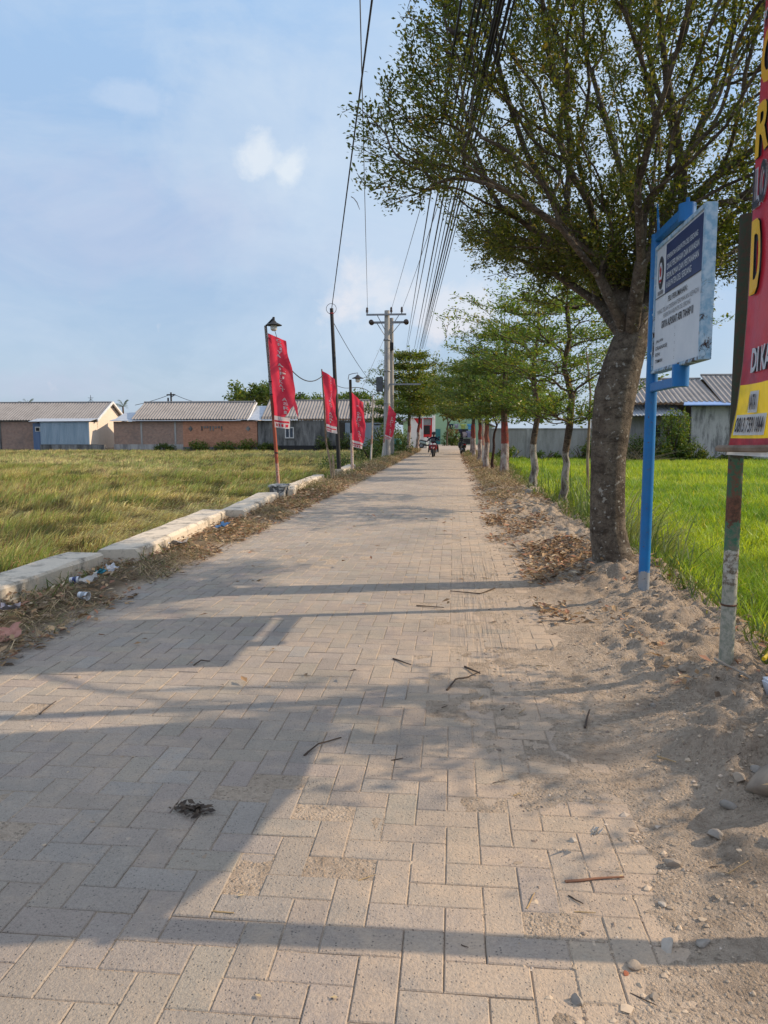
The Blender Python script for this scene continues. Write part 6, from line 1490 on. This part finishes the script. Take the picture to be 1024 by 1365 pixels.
bush((14.35, 50.3), 1.5, 1.0, 3.6, 'tall creeper covered bush against the right house wall', 51, 5200, .16, LG); bush((12.4, 49.8), 2.2, 1.0, 1.9, 'dark low bush left of the creeper covered bush', 52, 4200, .15); bush((15.6, 49.8), 1.5, .8, 1.3, 'dark low bush right of the creeper covered bush', 53, 2600, .14); bush((10.2, 50.6), 1.6, .9, 2.6, 'sparse bush at the end of the boundary wall', 54, 2000, .15)
bush((18.3, 50.5), 1.6, .8, .7, 'low weeds under the stained wall of the right house', 55, 1500, .13)
for k, (xx, ww, hh) in enumerate(((4.0, 1.3, .9), (6.3, 1.2, .6), (8.6, 1.4, 1.1))):
    bush((xx, 51.2), ww, .6, hh, ('green bush at the lane end of the boundary wall', 'low weeds under the middle of the boundary wall', 'green bush at the field end of the boundary wall')[k], 90+k, 1000, .16, LG)
for k, (xx, ww, hh) in enumerate(((-25.2, 1.4, 1.0), (-22.3, 1.5, .9), (-20.0, 1.3, 1.1), (-18.0, 1.2, .8), (-28.5, 1.2, .7), (-12.6, 1.1, 1.5), (-10.4, 1.2, 1.9))):
    bush((xx, 71.2), ww, .6, hh, ('round green bush under the diamond vent of the orange wall', 'flat green bush under the middle of the orange wall', 'green bush at the corner of orange and blackened walls', 'small bush under the blackened wall, left of its window', 'small weed clump under the grey brick wall', 'dark bush at the end of the blackened wall', 'dark bush beside the zinc yard wall')[k], 60+k, 1100, .16, LG if k < 3 else DG)
bush((-5.3, 33.5), 1.0, 1.4, .9, 'bushy weeds behind the bare whitewashed pole', 70, 1500, .10); bush((-5.2, 46.5), 1.2, 1.5, 1.4, 'dark shrub growing left of the power pole foot', 71, 1900, .13)
bush((-5.6, 61), 1.6, 1.4, 3.0, 'tall dark thicket behind the two power poles', 74, 2600, .2)
bush((-5.0, 68), 1.5, 1.2, 2.6, 'dark bush left of the guard post', 75, 2000, .2)
bush((-3.7, 52.5), .8, 1.2, 1.2, 'dark shrub in front of the turquoise drum', 73, 1500, .12)
bush((-.2, 87), 1.3, .8, 2.2, 'dark green shrub beside the teal clothes rack', 72, 1400, .22)
def tall_grass(name, loc, n, hmin, hmax, w_, spread, label, seed, cols, leanm=.6, azc=None, azs=3.0):
    g = np.random.default_rng(seed); x = loc[0]+g.normal(0, spread[0], n); y = loc[1]+g.normal(0, spread[1], n)
    P = np.stack([x, y, gh(x, y)-.02], 1); az = (g.random(n)*6.28 if azc is None else azc+(g.random(n)-.5)*azs)
    h = hmin+(hmax-hmin)*g.random(n); V = []; Ls = []; Ts = []; off = 0; c = palette(n, cols, [3, 3, 2], .2, g); Cc_ = []
    for k in range(n):
        d = np.array([cos(az[k]), sin(az[k]), 0]); s_ = np.array([-d[1], d[0], 0])*w_*.5; le = leanm*(.4+.9*g.random()); m_ = 6
        for j in range(m_+1):
            q = j/m_; ang = le*q*1.9; p = P[k]+h[k]*(d*(le*q*q*.9)+np.array([0, 0, 1])*(q-.42*le*q**2.4))
            ww = (1-q**2.2)*1.0+.04; V += [p-s_*ww, p+s_*ww]; Cc_ += [c[k]*(.8+.4*q)]*2
        for j in range(m_): a = off+2*j; Ls += [a, a+1, a+3, a+2]; Ts.append(4)
        off += 2*(m_+1)
    return tag(fast_mesh(name, np.array(V), np.array(Ls), np.array(Ts), grass_r, None, np.array(Cc_)), label, 'grass clump')
tall_grass('reeds', (2.35, 9.3), 260, .5, 1.15, .020, (.18, .45), 'arching pale reed clump between big trunk and blue post', 81, [(.22, .27, .11), (.30, .34, .17), (.13, .18, .05)], .75, .1, 3.4)
tall_grass('reeds', (2.35, 12.2), 140, .5, 1.1, .018, (.15, .7), 'upright green reed clump left of the big trunk', 82, [(.10, .17, .03), (.13, .2, .04), (.07, .12, .02)], .45)
tall_grass('reeds', (2.5, 15.9), 160, .5, 1.2, .020, (.2, .9), 'upright green reed clump between the two slender trees', 83, [(.10, .17, .03), (.13, .2, .04), (.07, .12, .02)], .4)
# dry brush behind the trunk, at the far edge of the field
g = np.random.default_rng(77)
for k, (bx_, by_) in enumerate(((5.2, 20.5), (11.6, 48.8))):
    mb = MB(); sc_ = 1.0 if k == 0 else 1.8
    for j in range(60):
        a = g.random()*6.28; el = g.uniform(.15, .9); l_ = g.uniform(.8, 1.8)*sc_; p0 = np.array([bx_+g.normal(0, .3)*sc_, by_+g.normal(0, .2), float(gh(bx_, by_))])
        p1 = p0+l_*.5*np.array([cos(a)*cos(el), sin(a)*cos(el), sin(el)]); p2 = p1+l_*.5*np.array([cos(a+.3)*cos(el*.6), sin(a+.3)*cos(el*.6), sin(el*.6)])
        mb.tube([tuple(p0), tuple(p1), tuple(p2)], [.009*sc_, .007*sc_, .003*sc_], 4, cap=False)
    if k == 1: tag(mb.build('dry_brush', simple('dry_stem', (.30, .24, .15), (.18, .14, .09), 5, .9)), 'dry leafless brush at the far edge of the green field', 'brush')
# ================================================================== SKY, SUN, CAMERA
AZ, EL = R(13.0), R(31.6)
sd = Vector((cos(AZ)*cos(EL), sin(AZ)*cos(EL), sin(EL)))
su = bpy.data.lights.new('sun', 'SUN'); su.energy = 4.1; su.angle = R(.55); su.color = (1.0, .80, .58)
so = bpy.data.objects.new('sun', su); COL.objects.link(so); so.rotation_euler = sd.to_track_quat('Z', 'Y').to_euler()
wd = bpy.data.worlds.new('World'); SC.world = wd; wd.use_nodes = True; nt = wd.node_tree; nt.nodes.clear()
out = nt.nodes.new('ShaderNodeOutputWorld'); bg = nt.nodes.new('ShaderNodeBackground'); bg.inputs['Strength'].default_value = .13
sk = nt.nodes.new('ShaderNodeTexSky'); sk.sky_type = 'NISHITA'; sk.sun_disc = False; sk.sun_elevation = EL; sk.sun_rotation = R(90)-AZ
sk.air_density = 1.0; sk.dust_density = 1.6; sk.ozone_density = 2.2
tc = nt.nodes.new('ShaderNodeTexCoord'); gv = tc.outputs['Generated']; z = sepxyz(nt, gv)[2]
grad = ramp(nt, z, [(.0, (2.65, 3.45, 4.5)), (.22, (2.55, 3.5, 4.9)), (.5, (2.7, 4.1, 6.0))])
col = mix(nt, .75, sk.outputs[0], grad)
# unseen sky over the zenith and behind the viewer, brightened as added fill
sky_fill = ramp(nt, math_(nt, 'ADD', math_(nt, 'SUBTRACT', z, math_(nt, 'MULTIPLY', sepxyz(nt, gv)[1], .35)), math_(nt, 'MULTIPLY', math_(nt, 'SUBTRACT', noise(nt, gv, 2.5, 5, .6), .5), .3)), [(.42, 0), (.75, 1)])
col = mix(nt, math_(nt, 'MULTIPLY', sky_fill, .9), col, (5.0, 5.6, 6.9))
mpv = N(nt, 'ShaderNodeMapping'); mpv.inputs['Scale'].default_value = (1, 1, 2.6); L(nt, gv, mpv.inputs[0])
wisp = ramp(nt, noise(nt, mpv.outputs[0], 3.2, 9, .62, .8), [(.42, 0), (.68, .42)])
col = mix(nt, wisp, col, (3.9, 4.5, 5.3))
def cloud(col, px_, py_, size, stretch, dens, seed, c, scale, thr):
    d = ray(px_, py_); d = d/np.linalg.norm(d); rr = np.cross(d, [0, 0, 1]); rr /= np.linalg.norm(rr); uu = np.cross(rr, d)
    def dot(v):
        n_ = N(nt, 'ShaderNodeVectorMath', operation='DOT_PRODUCT'); L(nt, gv, n_.inputs[0]); n_.inputs[1].default_value = tuple(v); return n_.outputs['Value']
    a = math_(nt, 'DIVIDE', dot(rr), size*stretch); b = math_(nt, 'DIVIDE', dot(uu), size)
    r2 = math_(nt, 'ADD', math_(nt, 'MULTIPLY', a, a), math_(nt, 'MULTIPLY', b, b))
    fall = math_(nt, 'MULTIPLY', math_(nt, 'POWER', 2.718, math_(nt, 'MULTIPLY', r2, -1.0)), math_(nt, 'GREATER_THAN', dot(d), 0))
    mp = N(nt, 'ShaderNodeMapping'); mp.inputs['Location'].default_value = (seed, seed*2, 0); L(nt, gv, mp.inputs[0])
    nz = noise(nt, mp.outputs[0], scale, 8, .62, .35)
    f = math_(nt, 'SUBTRACT', math_(nt, 'ADD', math_(nt, 'MULTIPLY', fall, .85), math_(nt, 'MULTIPLY', math_(nt, 'SUBTRACT', nz, .5), 1.7)), thr-.25)
    f = ramp(nt, f, [(.0, 0), (.35, dens)])
    return mix(nt, f, col, c)
col = cloud(col, 348, 204, .030, 1.2, .75, 3.1, (5.4, 5.6, 5.8), 16, .66)
col = cloud(col, 386, 226, .034, .8, .9, 8.3, (5.5, 5.7, 5.8), 15, .64)
col = cloud(col, 330, 185, .11, 1.4, .32, 1.7, (4.3, 4.8, 5.4), 6, .60)
col = cloud(col, 172, 130, .022, 2.0, .35, 7.7, (4.0, 4.6, 5.5), 10, .60)
col = cloud(col, 495, 385, .055, 1.6, .95, 5.2, (5.0, 4.9, 5.2), 13, .60)
col = cloud(col, 600, 412, .045, 1.7, .95, 9.4, (5.0, 4.9, 5.2), 13, .60)
col = cloud(col, 150, 300, .10, 3.0, .30, 4.4, (3.5, 3.7, 4.8), 5, .62)
col = cloud(col, 60, 515, .035, 4.0, .35, 2.4, (3.4, 3.6, 4.6), 9, .62)
col = cloud(col, 620, 250, .30, 1.0, .55, 6.6, (4.0, 4.7, 5.5), 3, .50)
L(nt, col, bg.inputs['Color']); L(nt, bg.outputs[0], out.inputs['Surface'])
cam = bpy.data.cameras.new('camera'); co = bpy.data.objects.new('camera', cam); COL.objects.link(co)
cam.sensor_fit = 'HORIZONTAL'; cam.sensor_width = 36; cam.lens = 36*F/1024; cam.clip_start = .05; cam.clip_end = 4000
co.location = (0, 0, H); co.rotation_euler = (R(90)-TH, 0, PSI); SC.camera = co
SC.view_settings.view_transform = 'Standard'; SC.view_settings.look = 'None'; SC.view_settings.exposure = 0.35; SC.view_settings.gamma = 1.0
SC.render.engine = 'CYCLES'; SC.cycles.max_bounces = 8; SC.cycles.transparent_max_bounces = 8; SC.cycles.use_denoising = True
SC.render.resolution_x = 768; SC.render.resolution_y = 1024
